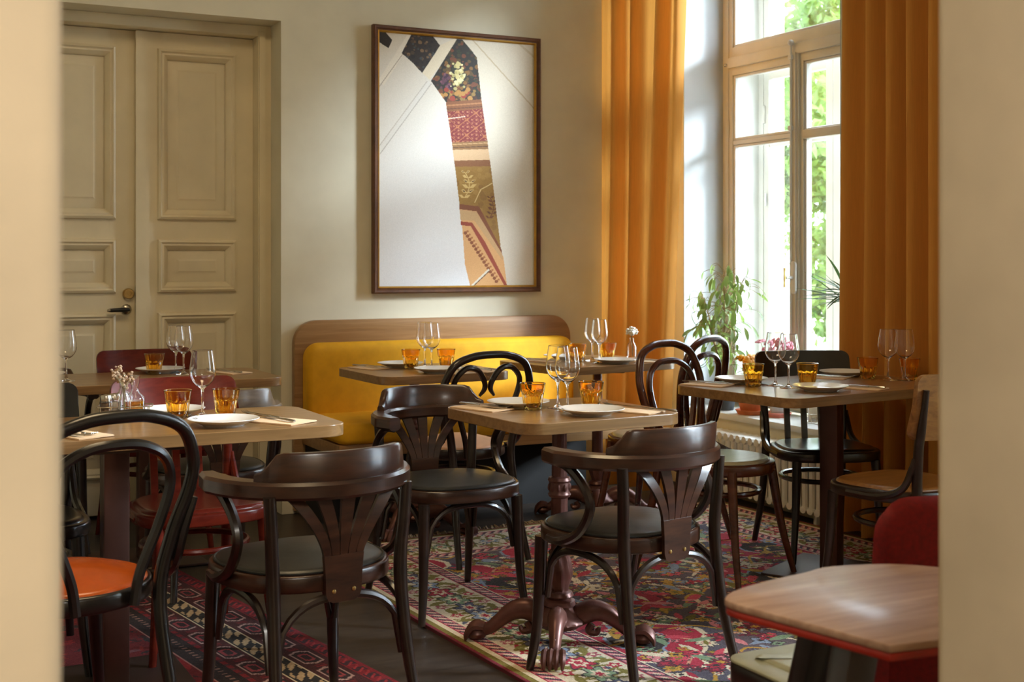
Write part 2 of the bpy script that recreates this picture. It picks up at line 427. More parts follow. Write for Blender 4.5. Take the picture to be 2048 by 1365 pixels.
def rframe(mb, x0, x1, y0, y1, z0, z1, w, bev=0.004, wt=None, wbm=None):
    wt = wt or w; wbm = wbm or w
    mb.box(x0, x1, y0, y0 + w, z0, z1, bev); mb.box(x0, x1, y1 - w, y1, z0, z1, bev)
    mb.box(x0, x1, y0 + w, y1 - w, z1 - wt, z1, bev); mb.box(x0, x1, y0 + w, y1 - w, z0, z0 + wbm, bev)
def window(name, y0, y1, full):
    W_ = root(name); yc = (y0 + y1) / 2; ZTR0, ZTR1 = 2.315, 2.375; ZB = SILL + 0.02
    f = MB(); rframe(f, 4.385, 4.465, y0, y1, ZB, ZT - 0.006, 0.055, 0.006)
    f.box(4.375, 4.465, y0 + 0.055, y1 - 0.055, ZTR0, ZTR1, 0.008)
    struct('window_frame', f, 'frame_beige', W_)
    mz = 1.905
    def sash(ya, yb, za, zb, vent=False):
        s = MB(); rframe(s, 4.392, 4.44, ya, yb, za, zb, 0.034, 0.005, 0.045, 0.06)
        if vent: s.box(4.388, 4.44, ya + 0.034, yb - 0.034, mz - 0.035, mz + 0.012, 0.004)
        so = struct('sash', s, 'frame_beige', W_)
        bd = MB(); gl = []
        cells = [(za + 0.06, mz - 0.02), (mz + 0.006, zb - 0.045)] if zb < 2.4 else [(za + 0.06, zb - 0.045)]
        if zb < 2.4 and not vent: bd.box(4.397, 4.436, ya + 0.034, yb - 0.034, mz - 0.02, mz + 0.006, 0.005)
        for (a, b) in cells:
            rframe(bd, 4.402, 4.434, ya + 0.034, yb - 0.034, a, b, 0.016, 0.006)
        obj('glazing_bead', bd, 'frame_white', so)
        for (a, b) in cells:
            obj('pane', MB().box(4.416, 4.419, ya + 0.045, yb - 0.045, a + 0.01, b - 0.01), 'pane', so, 0)
        return so
    sash(yc + 0.012, y1 - 0.05, ZB + 0.05, ZTR0 + 0.004)
    sash(y0 + 0.05, yc - 0.012, ZB + 0.05, ZTR0 + 0.004, True)
    sash(y0 + 0.05, y1 - 0.05, ZTR1 - 0.002, ZT - 0.05)
    # meeting post with espagnolette rod, knobs and handle
    p = MB(); p.box(4.378, 4.43, yc - 0.022, yc + 0.022, ZB + 0.05, ZTR0 + 0.01, 0.008); p.box(4.368, 4.38, yc - 0.010, yc + 0.012, ZB + 0.05, ZTR0 + 0.01, 0.004)
    po = struct('meeting_stile', p, 'frame_beige', W_)
    rd = MB(); rd.tube([(4.362, yc + 0.016, 0.6), (4.362, yc + 0.016, 2.38)], 0.006, 8)
    for z in (2.30, 1.93, 0.75): rd.box(4.352, 4.38, yc + 0.004, yc + 0.028, z - 0.012, z + 0.012, 0.003)
    rd.ball((4.358, yc + 0.012, 2.375), 0.018, 0.018, 0.016)
    obj('espagnolette_rod', rd, 'frame_white', po)
    h = MB(); h.prism(rrect(0.045, 0.17, 0.02), 0, 0.014, 0.003).xf(Matrix.Translation((4.372, yc, 1.15)) @ Matrix.Rotation(R(-90), 4, 'Y') @ Matrix.Rotation(R(90), 4, 'Z'))
    h.tube([(4.37, yc, 1.15), (4.315, yc, 1.15)], 0.009, 10)
    ho = obj('handle_plate', h, 'frame_white', po)
    g = MB(); g.tube([(4.31, yc, 1.10), (4.308, yc, 1.125), (4.31, yc, 1.15), (4.308, yc, 1.175), (4.31, yc, 1.20)], [0.009, 0.0055, 0.009, 0.0055, 0.009], 8, flat=0.6)
    obj('grip', g, 'brass', ho)
    for y, z in ((y1 - 0.052, 2.335), (y0 + 0.052, 2.335)):
        struct('stay_knob', MB().ball((4.37, y, z), 0.011).tube([(4.39, y, z), (4.365, y, z)], 0.006), 'chrome', W_)
    hg = MB()
    for z in (1.98, 0.8):
        hg.tube([(4.386, y1 - 0.052, z - 0.05), (4.386, y1 - 0.052, z + 0.05)], 0.008, 8)
    struct('hinge', hg, 'frame_beige', W_)
    # box between the two window layers, and the outer layer
    l = MB(); l.box(4.465, 4.625, y1 - 0.02, y1, ZB, ZT); l.box(4.465, 4.625, y0, y0 + 0.02, ZB, ZT); l.box(4.465, 4.625, y0, y1, ZB - 0.02, ZB); l.box(4.465, 4.625, y0, y1, ZT - 0.012, ZT)
    struct('box_lining', l, 'frame_white', W_, 0)
    o = MB(); rframe(o, 4.625, 4.68, y0, y1, ZB, ZT, 0.06, 0.006); o.box(4.625, 4.68, y0 + 0.06, y1 - 0.06, ZTR0, ZTR1, 0.006)
    struct('outer_frame', o, 'frame_white', W_)
    for (ya, yb, za, zb) in ((yc + 0.005, y1 - 0.055, ZB + 0.05, ZTR0), (y0 + 0.055, yc - 0.005, ZB + 0.05, ZTR0), (y0 + 0.055, y1 - 0.055, ZTR1, ZT - 0.05)):
        s = MB(); rframe(s, 4.632, 4.668, ya, yb, za, zb, 0.05, 0.006)
        if zb < 2.4: s.box(4.636, 4.664, ya + 0.05, yb - 0.05, mz - 0.022, mz + 0.022, 0.005)
        so = struct('outer_sash', s, 'frame_white', W_)
        for (a, b) in ([(za + 0.05, mz - 0.02), (mz + 0.02, zb - 0.05)] if zb < 2.4 else [(za + 0.05, zb - 0.05)]):
            obj('pane', MB().box(4.65, 4.653, ya + 0.045, yb - 0.045, a - 0.004, b + 0.004), 'pane', so, 0)
        if zb < 2.4 and ya > yc - 0.1:
            k = MB(); k.tube([(4.626, yb - 0.012, 2.02), (4.626, yb - 0.012, 2.12)], 0.008, 8); k.tube([(4.62, yb - 0.03, 1.55), (4.62, yb - 0.03, 1.62)], 0.006, 8)
            obj('latch', k, 'frame_white', so)
window('window_1', *WIN[0], True)
window('window_2', *WIN[1], False)  # unseen window, placed for the side light it throws on the front chairs
# sills
for k, (a, b) in enumerate(WIN):
    struct(f'trim_{k+5}', MB().box(4.10, 4.395, a + 0.006, b - 0.006, SILL - 0.032, SILL, 0.004), 'sill')

# ------------------------------------------------------------------ double door in its recess
D = root('door_1')
DYF = 6.36                                # face of the leaves
f = MB()
f.box(1.803, NX1, 6.27, 6.46, 0, NZ, 0.004); f.box(NX0, 0.66, 6.27, 6.46, 0, NZ, 0.004); f.box(0.66, 1.803, 6.27, 6.46, 2.355, NZ, 0.004)
f.box(1.806, 1.835, 6.255, 6.275, 0, NZ - 0.03, 0.006)
struct('door_frame', f, 'door', D)
def moulding(mb, x0, x1, z0, z1, y):
    prof = [(0, 0), (0.004, 0.018), (0.014, 0.024), (0.022, 0.014), (0.030, 0.016), (0.044, 0.004), (0.052, -0.010)]
    rings = []
    for (ins, out) in prof:
        a, b, c, d = x0 + ins, x1 - ins, z0 + ins, z1 - ins; yy = y - out
        rings.append([(a, yy, c), (b, yy, c), (b, yy, d), (a, yy, d)])
    mb.loft(rings, caps=False)
def leaf(x0, x1, y, panels, px0, px1):
    m = MB()
    # stiles and rails as one slab with sunk panel fields
    zs = [0.02] + [z for p in panels for z in p] + [2.352]
    m.box(x0, px0 + 0.03, y, y + 0.045, 0.02, 2.352, 0.002); m.box(px1 - 0.03, x1, y, y + 0.045, 0.02, 2.352, 0.002)
    zc = [0.02] + sorted([z for p in panels for z in p]) + [2.352]
    for i in range(0, len(zc), 2):
        m.box(px0 + 0.03, px1 - 0.03, y + 0.0005, y + 0.045, zc[i] - (0.03 if i else 0), zc[i + 1] + (0.03 if i + 2 < len(zc) else 0))
    lo = struct('door_leaf', m, 'door', D)
    for (a, b) in panels:
        mo = MB(); moulding(mo, px0, px1, a, b, y)
        obj('panel_moulding', mo, 'door', lo, 30)
        i, j = 0.05, 0.105
        pn = MB(); pn.loft([[(px0 + k, y + d, a + k), (px1 - k, y + d, a + k), (px1 - k, y + d, b - k), (px0 + k, y + d, b - k)] for k, d in ((i, 0.016), (j - 0.012, 0.008), (j, 0.002))], caps=False)
        pn.add([(px0 + j, y + 0.002, a + j), (px1 - j, y + 0.002, a + j), (px1 - j, y + 0.002, b - j), (px0 + j, y + 0.002, b - j)], [(0, 1, 2, 3)])
        obj('raised_panel', pn, 'door', lo, 30)
    return lo
PAN = [(0.19, 0.985), (1.082, 1.342), (1.437, 2.272)]
lr = leaf(1.232, 1.802, DYF, PAN, 1.327, 1.716)
obj('astragal', MB().box(1.222, 1.268, DYF - 0.022, DYF + 0.002, 0.02, 2.352, 0.008), 'door', lr)
ll = leaf(0.662, 1.228, DYF + 0.018, PAN, 0.745, 1.135)
k = MB(); k.lathe([(0.026, 0), (0.026, 0.022), (0.022, 0.03), (0.012, 0.03), (0.011, 0.026), (0.0, 0.026)], 24)
k.xf(Matrix.Translation((1.192, DYF + 0.018, 1.079)) @ Matrix.Rotation(R(90), 4, 'X')); obj('lock_cylinder', k, 'brass', ll)
k = MB(); k.lathe([(0.025, 0), (0.025, 0.006), (0.019, 0.012), (0.010, 0.014), (0.009, 0.05), (0.0, 0.05)], 20)
k.xf(Matrix.Translation((1.183, DYF + 0.018, 1.003)) @ Matrix.Rotation(R(90), 4, 'X')); rs = obj('handle_rosette', k, 'chrome', ll)
k = MB(); k.tube([(1.190, DYF - 0.03, 1.003), (1.165, DYF - 0.032, 1.003), (1.10, DYF - 0.032, 1.001)], [0.008, 0.011, 0.009], 10)
lv = obj('lever', k, 'lever', rs)
k = MB(); k.tube([(1.10, DYF - 0.032, 1.001), (1.086, DYF - 0.032, 1.0)], [0.010, 0.005], 10); lv2 = obj('lever_tip', k, 'chrome', rs)
struct('baseboard_left', MB().box(-1.6, -1.582, 1.07, 6.08, 0, 0.12, 0.004), 'door')

# ================================================================== LARGE FURNISHINGS
# ---- colour-grid helper: a flat grid carrying one colour per face
def colour_grid(name, w, h, img, mat, parent, z=0.0, upright=False, smoothc=False):
    ny, nx = img.shape[:2]
    xs = np.linspace(-w / 2, w / 2, nx + 1); ys = np.linspace(-h / 2, h / 2, ny + 1)
    gx, gy = np.meshgrid(xs, ys); zz = np.full_like(gx, z)
    co = np.stack([gx, zz if upright else gy, gy if upright else zz], -1).reshape(-1, 3).astype(np.float32)
    i = np.arange(ny)[:, None] * (nx + 1) + np.arange(nx)[None]
    q = np.stack([i, i + 1, i + nx + 2, i + nx + 1], -1).reshape(-1, 4)
    me = bpy.data.meshes.new(name)
    me.vertices.add(len(co)); me.vertices.foreach_set('co', co.ravel())
    me.loops.add(q.size); me.loops.foreach_set('vertex_index', q.ravel().astype(np.int32))
    me.polygons.add(len(q)); me.polygons.foreach_set('loop_start', np.arange(0, q.size, 4, dtype=np.int32))
    me.update(calc_edges=True); me.validate()
    c = np.empty((len(q), 4, 4), np.float32); s = img.reshape(-1, 3) / 255.0
    l = np.where(s <= 0.04045, s / 12.92, ((s + 0.055) / 1.055) ** 2.4)
    c[..., :3] = l[:, None, :]; c[..., 3] = 1
    a = me.color_attributes.new('col', 'FLOAT_COLOR', 'CORNER'); a.data.foreach_set('color', c.ravel())
    me.materials.append(mat)
    o = bpy.data.objects.new(name, me); COL.objects.link(o); o.parent = parent
    return o
rug_mat = attr_mat('rug_wool', 0.95, 0.0, 0.3); print_mat = attr_mat('photo_print', 0.45)

class Ras:
    """small raster canvas in metres, used to weave colour grids"""
    def __init__(s, w, h, cell, base):
        s.nx, s.ny = int(round(w / cell)), int(round(h / cell)); s.w, s.h = w, h
        s.x = (np.arange(s.nx) + 0.5) * w / s.nx - w / 2; s.y = (np.arange(s.ny) + 0.5) * h / s.ny - h / 2
        s.X, s.Y = np.meshgrid(s.x, s.y); s.im = np.empty((s.ny, s.nx, 3)); s.im[:] = base
    def win(s, cx, cy, r):
        i0, i1 = np.searchsorted(s.x, [cx - r, cx + r]); j0, j1 = np.searchsorted(s.y, [cy - r, cy + r])
        return slice(j0, j1), slice(i0, i1)
    def flower(s, cx, cy, r, cols, lobes=6, rot=0.0, asp=1.0, lim=None):
        w = s.win(cx, cy, r * 1.3)
        dx = (s.X[w] - cx); dy = (s.Y[w] - cy) / asp; d = np.hypot(dx, dy); th = np.arctan2(dy, dx) + rot
        e = r * (0.78 + 0.22 * np.cos(lobes * th))
        for k, (fr, c) in enumerate(cols):
            m = d < e * fr
            if lim is not None: m &= lim[w]
            s.im[w][m] = c
    def leaf(s, cx, cy, L, wd, a, c, lim=None):
        w = s.win(cx, cy, L)
        dx = s.X[w] - cx; dy = s.Y[w] - cy; u = dx * math.cos(a) + dy * math.sin(a); v = -dx * math.sin(a) + dy * math.cos(a)
        m = (np.abs(u) < L / 2) & (np.abs(v) < wd / 2 * (1 - (2 * u / L) ** 2))
        if lim is not None: m &= lim[w]
        s.im[w][m] = c
    def line(s, pts, wd, c, lim=None):
        for (x0, y0), (x1, y1) in zip(pts[:-1], pts[1:]):
            L = math.hypot(x1 - x0, y1 - y0) + 1e-6; w = s.win((x0 + x1) / 2, (y0 + y1) / 2, L / 2 + wd)
            dx = s.X[w] - x0; dy = s.Y[w] - y0; t = np.clip((dx * (x1 - x0) + dy * (y1 - y0)) / L ** 2, 0, 1)
            m = np.hypot(dx - t * (x1 - x0), dy - t * (y1 - y0)) < wd / 2
            if lim is not None: m &= lim[w]
            s.im[w][m] = c
RED, WINE, CREAM, SLATE, OLIVE, SKY, PINK, YEL, BLK, GRN = (158, 22, 42), (96, 16, 32), (216, 194, 158), (70, 62, 72), (108, 94, 28), (120, 132, 152), (206, 112, 114), (180, 128, 34), (36, 28, 26), (110, 132, 96)
def weave_large(w, h):
    rng = random.Random(3); rs = Ras(w, h, 0.0052, SLATE); d = np.minimum(w / 2 - np.abs(rs.X), h / 2 - np.abs(rs.Y)); im = rs.im
    along = np.where(w / 2 - np.abs(rs.X) < h / 2 - np.abs(rs.Y), rs.Y, rs.X)
    field = d > 0.40
    # medallion lattice
    px, py = 0.62, 0.84
    for i in range(-3, 4):
        for j in range(-4, 5):
            cx, cy = (i + 0.5 * (j % 2)) * px, j * py / 2
            jag = 0.035 * np.abs(((rs.Y - cy) / 0.06) % 2 - 1)
            q = np.abs(rs.X - cx) / 0.27 + np.abs(rs.Y - cy) / 0.36 + jag * 3
            pal = [(1.06, CREAM), (0.98, RED if (i + j) % 2 else (78, 62, 66)), (0.52, SKY), (0.47, BLK if (i + j) % 2 else RED), (0.16, CREAM)]
            for lim, c in pal: im[(q < lim) & field] = c
    # arabesque lines
    for j in range(-5, 6):
        for ph, c in ((0, YEL), (1.6, (198, 128, 96))):
            ys = np.linspace(-w / 2, w / 2, 90)
            rs.line([(t, j * 0.36 + 0.1 * math.sin(t * 9 + ph + j) + 0.03 * math.sin(t * 31)) for t in ys], 0.012, c, field)
    # scattered, mirrored flowers and leaves
    for k in range(760):
        x, y = rng.uniform(0, w / 2 - 0.42), rng.uniform(-h / 2 + 0.42, h / 2 - 0.42)
        a = rng.uniform(0, 6.3); t = rng.random()
        c1 = rng.choice([RED, CREAM, PINK, SKY, GRN, OLIVE, (196, 52, 66), WINE, YEL]); c2 = rng.choice([CREAM, RED, YEL, BLK, OLIVE])
        r = rng.uniform(0.016, 0.044)
        for sx in (1, -1):
            if t < 0.62: rs.flower(sx * x, y, r, [(1.12, BLK), (0.96, c1), (0.42, c2)], rng.choice([4, 5, 6, 8]), a, rng.uniform(0.6, 1.2), field)
            else: rs.leaf(sx * x, y, r * 3, r * 0.9, a * sx, c1, field)
    # borders
    def band(a, b, c): im[(d >= a) & (d < b)] = c
    band(0, 0.012, (110, 16, 30)); band(0.012, 0.03, OLIVE); band(0.03, 0.05, CREAM)
    for a in (0.05, 0.345):
        band(a, a + 0.055, (70, 40, 52)); m = (d > a + 0.008) & (d < a + 0.047) & (((along + (d - a) * 0.9) / 0.042) % 1 < 0.55); im[m] = PINK
        m = (d > a + 0.018) & (d < a + 0.036) & (((along + (d - a) * 0.9) / 0.042) % 1 < 0.3); im[m] = CREAM
        band(a, a + 0.006, RED); band(a + 0.05, a + 0.056, CREAM)
    band(0.106, 0.345, (206, 186, 154)); mb = (d >= 0.106) & (d < 0.343)
    for k in range(1500):
        x, y = rng.uniform(-w / 2, w / 2), rng.uniform(-h / 2, h / 2)
        if w / 2 - abs(x) > 0.34 and h / 2 - abs(y) > 0.34: continue
        c = rng.choice([RED, RED, (60, 62, 80), OLIVE, OLIVE, GRN, (150, 60, 66), (96, 84, 76)]); r = rng.uniform(0.010, 0.022)
        if k % 2: rs.flower(x, y, r, [(1, c), (0.4, CREAM)], 5, k, 1, mb)
        else: rs.leaf(x, y, r * 3.2, r, k * 0.7, c, mb)
    def edge_pts(step):
        out = []
        for s0 in (-1, 1):
            for t in np.arange(-h / 2 + 0.2, h / 2 - 0.2, step): out.append((s0 * (w / 2 - 0.225), t, 1))
            for t in np.arange(-w / 2 + 0.2, w / 2 - 0.2, step): out.append((t, s0 * (h / 2 - 0.225), 0))
        return out
    for (x, y, o) in edge_pts(0.20):
        for s in (-1, 1):
            pts = [((x + s * 0.09 * math.sin(q * 2)) if o else x + q * 0.05, (y + q * 0.05) if o else y + s * 0.09 * math.sin(q * 2)) for q in np.linspace(-2, 2, 14)]
            rs.line(pts, 0.013, OLIVE, mb)
    for k, (x, y, o) in enumerate(edge_pts(0.12)):
        c = [RED, SKY, (70, 72, 92), GRN][k % 4]
        rs.flower(x, y, 0.052, [(1.12, (44, 30, 34)), (0.95, c), (0.55, CREAM), (0.3, RED)], 6, 0.3 * k, 1.5 if o else 0.66, mb)
        for s in (-1, 1):
            xx, yy = (x + s * 0.085, y + 0.05) if o else (x + 0.05, y + s * 0.085)
            rs.flower(xx, yy, 0.026, [(1, RED if k % 2 else (150, 60, 70)), (0.4, CREAM)], 5, k, 1, mb)
            xx, yy = (x + s * 0.08, y - 0.02) if o else (x - 0.02, y + s * 0.08)
            rs.leaf(xx, yy, 0.085, 0.03, k * 1.3 * s, OLIVE, mb)
    n = np.random.default_rng(1).normal(0, 7, im.shape[:2])[..., None]; return 255 * (np.clip(im + n, 0, 255) / 255) ** 0.86
def weave_red(w, h):
    rng = random.Random(11); base = (112, 14, 18)
    rs = Ras(w, h, 0.0058, base); d = np.minimum(w / 2 - np.abs(rs.X), h / 2 - np.abs(rs.Y)); im = rs.im
    along = np.where(w / 2 - np.abs(rs.X) < h / 2 - np.abs(rs.Y), rs.Y, rs.X); field = d > 0.43
    for k in range(420):
        x, y = rng.uniform(0, w / 2 - 0.42), rng.uniform(-h / 2 + 0.4, h / 2 - 0.4); a = rng.uniform(0, 6.3); r = rng.uniform(0.02, 0.06)
        c = rng.choice([(58, 20, 20), (44, 30, 30), (150, 24, 24), (146, 30, 20), (70, 14, 20)] * 3 + [(176, 136, 96), (120, 70, 76)])
        for sx in (1, -1):
            if k % 3: rs.flower(sx * x, y, r * 0.8, [(1, c), (0.45, (128, 20, 24))], 4, a, 0.5, field)
            else: rs.leaf(sx * x, y, r * 2.4, r * 0.6, a * sx, c, field)
    def band(a, b, c): im[(d >= a) & (d < b)] = c
    DK = (50, 26, 26)
    band(0, 0.06, (130, 18, 30)); m = (d < 0.055) & (d > 0.012) & ((along / 0.07) % 1 < 0.5); im[m] = (64, 30, 40)
    m = (d < 0.045) & (d > 0.02) & (((along + d) / 0.035) % 1 < 0.3); im[m] = (168, 44, 50)
    band(0.06, 0.16, (72, 24, 24)); band(0.16, 0.166, CREAM); band(0.166, 0.235, (40, 34, 30)); band(0.235, 0.241, CREAM)
    m = (d > 0.17) & (d < 0.232) & ((np.sin(along * 60) + np.sin(along * 97 + d * 190)) > 0.15); im[m] = (196, 164, 122)
    band(0.241, 0.33, (78, 24, 24)); band(0.33, 0.345, (140, 24, 30)); band(0.345, 0.42, (44, 28, 26)); band(0.42, 0.428, (176, 120, 110))
    m = (d > 0.372) & (d < 0.39) & ((along / 0.028) % 1 < 0.35); im[m] = (150, 110, 96)
    m = (d > 0.33) & (d < 0.345) & ((along / 0.05) % 1 < 0.4); im[m] = (90, 40, 44)
    for dc in (0.11, 0.286):
        t = ((along / 0.19) % 1 - 0.5) * 0.19; q = np.maximum(np.abs(d - dc) / 0.034, (np.abs(t) + np.abs(d - dc) * 0.6) / 0.075)
        lim = (np.abs(d - dc) < 0.045)
        for a, c in ((1.0, (188, 150, 140)), (0.84, DK), (0.55, (160, 60, 64)), (0.36, DK)): im[(q < a) & lim] = c
        m = lim & (np.abs(np.abs(t) - 0.088) < 0.004) & (np.abs(d - dc) < 0.02); im[m] = (130, 26, 30)
    n = np.random.default_rng(2).normal(0, 6, im.shape[:2])[..., None]; return np.clip(im + n, 0, 255)
def rug(name, label, w, h, img, loc, rotz, th=0.011, fringe=False):
    r = thing(name, label, 'rug', loc, rotz)
    colour_grid('pile', w, h, img, rug_mat, r, th)
    obj('binding', MB().prism(rrect(w + 0.006, h + 0.006, 0.006, 3), 0, th - 0.0006), 'rug_edge', r)
    if fringe:
        rg = random.Random(5); f = MB(); x = -w / 2
        while x < w / 2:
            L = rg.uniform(0.035, 0.075); dx = rg.uniform(-0.02, 0.02)
            f.tube([(x, h / 2 - 0.002, 0.006), (x + dx * 0.5, h / 2 + L * 0.5, 0.008 + rg.uniform(0, 0.012)), (x + dx, h / 2 + L, 0.003)], [0.003, 0.004, 0.002], 4)
            x += 0.011
        obj('fringe', f, 'fringe', r, kind='stuff')
    return r
RW, RL = 2.28, 3.5
rug('patterned_rug', 'large multicoloured patterned rug with cream floral border under the middle tables', RW, RL, weave_large(RW, RL), (2.885, 3.545, 0), R(2.2), fringe=True)
rug('red_rug', 'deep red patterned rug with dark striped border under the front left table', 1.9, 3.3, weave_red(1.9, 3.3), (0.469, 3.42, 0), R(9), fringe=True)

# ---- upholstered bench along the back wall
B = thing('banquette', 'mustard velvet bench with tall rounded oak back panel against the back wall', 'bench', (2.693, 6.095, 0))
def upright(o2, y0, y1, bev): return MB().prism(o2, 0, y1 - y0, bev).xf(Matrix.Translation((0, y1, 0)) @ Matrix.Rotation(R(90), 4, 'X'))
def toprounded(w, z0, z1, r, n=8):
    o = [(-w / 2, z0), (w / 2, z0)]
    for k in range(n + 1): q = R(90 * k / n); o.append((w / 2 - r + r * math.cos(q), z1 - r + r * math.sin(q)))
    for k in range(n + 1): q = R(90 + 90 * k / n); o.append((-w / 2 + r + r * math.cos(q), z1 - r + r * math.sin(q)))
    return o
obj('back_panel', upright(toprounded(1.545, 0.02, 0.945, 0.115), -0.045, 0, 0.004), 'oak_bench', B)
obj('back_cushion', upright(toprounded(1.48, 0.46, 0.838, 0.075), -0.155, -0.046, 0.028), 'yellow', B, 50)
s = MB(); s.prism(rrect(1.49, 0.50, 0.06, 6, 0, -0.36), 0.405, 0.50, 0.026); obj('seat_cushion', s, 'yellow', B, 50)
obj('seat_rail', MB().box(-0.735, 0.735, -0.585, -0.05, 0.345, 0.404, 0.004), 'oak_bench', B)
obj('plinth', MB().box(-0.72, 0.72, -0.30, -0.05, 0.0, 0.345), 'bench_shade', B)

# ---- framed picture
P = thing('framed_picture', 'tall framed photograph of a painted fresco strip between pale vaults', 'picture', (2.8115, 6.062, 1.75))
PW, PH = 0.955, 1.355
fo = MB(); prof = [(0, 0.03), (0, 0), (0.006, -0.006), (0.016, -0.004), (0.020, 0.002), (0.026, 0.002), (0.030, 0.012)]
fo.loft([[(-PW / 2 + i, d, -PH / 2 + i), (PW / 2 - i, d, -PH / 2 + i), (PW / 2 - i, d, PH / 2 - i), (-PW / 2 + i, d, PH / 2 - i)] for i, d in prof], caps=False)
obj('frame', fo, 'frame_wood', P, 30)
fo = MB(); fo.loft([[(-PW / 2 + i, d, -PH / 2 + i), (PW / 2 - i, d, -PH / 2 + i), (PW / 2 - i, d, PH / 2 - i), (-PW / 2 + i, d, PH / 2 - i)] for i, d in ((0.026, 0.0018), (0.030, 0.0), (0.036, 0.010))], caps=False)
obj('gilt_slip', fo, 'gold', P, 30)
obj('backing', MB().box(-PW / 2 + 0.01, PW / 2 - 0.01, 0.014, 0.032, -PH / 2 + 0.01, PH / 2 - 0.01), 'frame_wood', P)
def fresco():
    w, h = PW - 0.06, PH - 0.06; cell = 0.0026
    rs = Ras(w, h, cell, (224, 220, 210)); im = rs.im; rng = random.Random(4); g = np.random.default_rng(4)
    # u,v run 0..705 and 0..1180 over the sheet, v downwards
    U = (rs.X + w / 2) / w * 705; V = (h / 2 - rs.Y) / h * 1180
    def poly(pts, c, lim=None):
        pts = [(x - 88, y - 88 - (x - 95) * 0.09 * (1 - (y - 88) / 1180)) for x, y in pts]
        ins = np.zeros(U.shape, bool); n = len(pts)
        for i in range(n):
            (x0, y0), (x1, y1) = pts[i], pts[(i + 1) % n]
            if y0 == y1: continue
            cr = ((y0 > V) != (y1 > V)) & (U < (x1 - x0) * (V - y0) / (y1 - y0) + x0); ins ^= cr
        if lim is not None: ins &= lim
        if c is not None: im[ins] = c
        return ins
    fade = np.clip(V / 1180, 0, 1)[..., None]
    im[:] = np.array((214, 204, 186)) * (1 - fade) + np.array((226, 226, 228)) * fade
    right = poly([(430, 120), (800, 140), (800, 1290), (660, 1290), (543, 402), (522, 208)], None)
    im[right] = im[right] * 0.35 + np.array((212, 200, 176)) * 0.65
    def stroke(x0, y0, x1, y1, wd, c):
        dx, dy = x1 - x0, y1 - y0; L = math.hypot(dx, dy) + 1e-9; poly([(x0 - dy / L * wd, y0 + dx / L * wd), (x1 - dy / L * wd, y1 + dx / L * wd), (x1 + dy / L * wd, y1 - dx / L * wd), (x0 + dy / L * wd, y0 - dx / L * wd)], c)
    stroke(228, 112, 98, 330, 16, (226, 216, 198)); stroke(196, 190, 92, 345, 2, (176, 164, 146)); stroke(310, 322, 92, 640, 14, (216, 210, 200))
    stroke(300, 318, 92, 618, 2, (190, 180, 166)); stroke(318, 330, 95, 655, 2, (180, 172, 160)); stroke(500, 125, 796, 452, 3, (190, 172, 140)); stroke(700, 130, 800, 215, 5, (198, 182, 152))
    DKF = (44, 34, 26)
    poly([(93, 90), (118, 93), (148, 130), (132, 168), (92, 140)], DKF)
    pb = poly([(232, 100), (325, 112), (357, 155), (277, 282), (240, 238), (188, 190)], DKF)
    poly([(430, 118), (358, 152), (278, 282), (310, 312), (440, 128)], (222, 208, 180))
    pc = poly([(432, 124), (458, 128), (522, 208), (543, 402), (382, 415), (316, 318)], (40, 34, 22))
    def blob(cx, cy, r, c, lim):
        cx -= 88; cy = cy - 88 - (cx - 7) * 0.09 * (1 - (cy - 88) / 1180)
        m = (np.hypot(U - cx, V - cy) < r) & lim; im[m] = c
    for k in range(90): blob(rng.uniform(200, 350), rng.uniform(105, 275), rng.uniform(4, 9), rng.choice([(70, 52, 34), (96, 70, 44), (30, 24, 20), (120, 92, 60), (58, 62, 64)]), pb)
    for k in range(230):
        blob(rng.uniform(320, 545), rng.uniform(130, 412), rng.uniform(4, 12), rng.choice([(92, 70, 30), (60, 52, 26), (130, 92, 40), (70, 40, 22), (44, 48, 26), (112, 60, 30)]), pc)
    for k in range(60): blob(rng.gauss(440, 16), rng.gauss(300, 32), rng.uniform(5, 9), rng.choice([(206, 192, 130), (176, 164, 104), (222, 212, 160)]), pc)
    for k in range(36): blob(rng.gauss(388, 12), rng.gauss(325, 24), rng.uniform(4, 8), rng.choice([(92, 52, 66), (60, 34, 52), (120, 72, 84)]), pc)
    for k in range(26): blob(rng.uniform(350, 520), rng.uniform(355, 405), rng.uniform(6, 13), rng.choice([(176, 128, 62), (150, 56, 36), (140, 110, 56)]), pc)
    poly([(382, 415), (543, 402), (549, 448), (388, 462)], (128, 78, 40)); stroke(384, 432, 546, 420, 3, (172, 116, 70)); stroke(386, 448, 548, 436, 2, (92, 50, 28))
    pr = poly([(388, 460), (549, 446), (570, 594), (409, 602)], (120, 36, 34))
    th = np.sin(U / 13) + np.sin((V - U * 0.02) / 11.5); im[pr & (np.abs(th) < 0.16)] = (172, 104, 62)
    th2 = np.sin(U / 6.5 + 1) * np.sin(V / 5.7); im[pr & (np.abs(th) > 0.5) & (np.abs(th2) > 0.72)] = (176, 112, 78)
    im[pr & (np.abs(np.abs(th) - 1.5) < 0.10)] = (150, 78, 50); im[pr & (np.sin(U / 3.1) * np.sin(V / 2.7) > 0.8)] = (104, 30, 30)
    stroke(394, 492, 470, 482, 2, (226, 200, 176))
    poly([(409, 602), (571, 594), (575, 634), (413, 637)], (140, 100, 56)); stroke(410, 612, 572, 604, 2, (196, 156, 104)); stroke(412, 626, 574, 620, 2, (92, 60, 34))
    poly([(413, 636), (575, 633), (582, 684), (419, 688)], (214, 178, 136)); poly([(419, 686), (582, 682), (586, 714), (423, 716)], (132, 84, 44))
    pg = poly([(423, 714), (586, 712), (634, 1100), (530, 900), (443, 886)], (150, 112, 44))
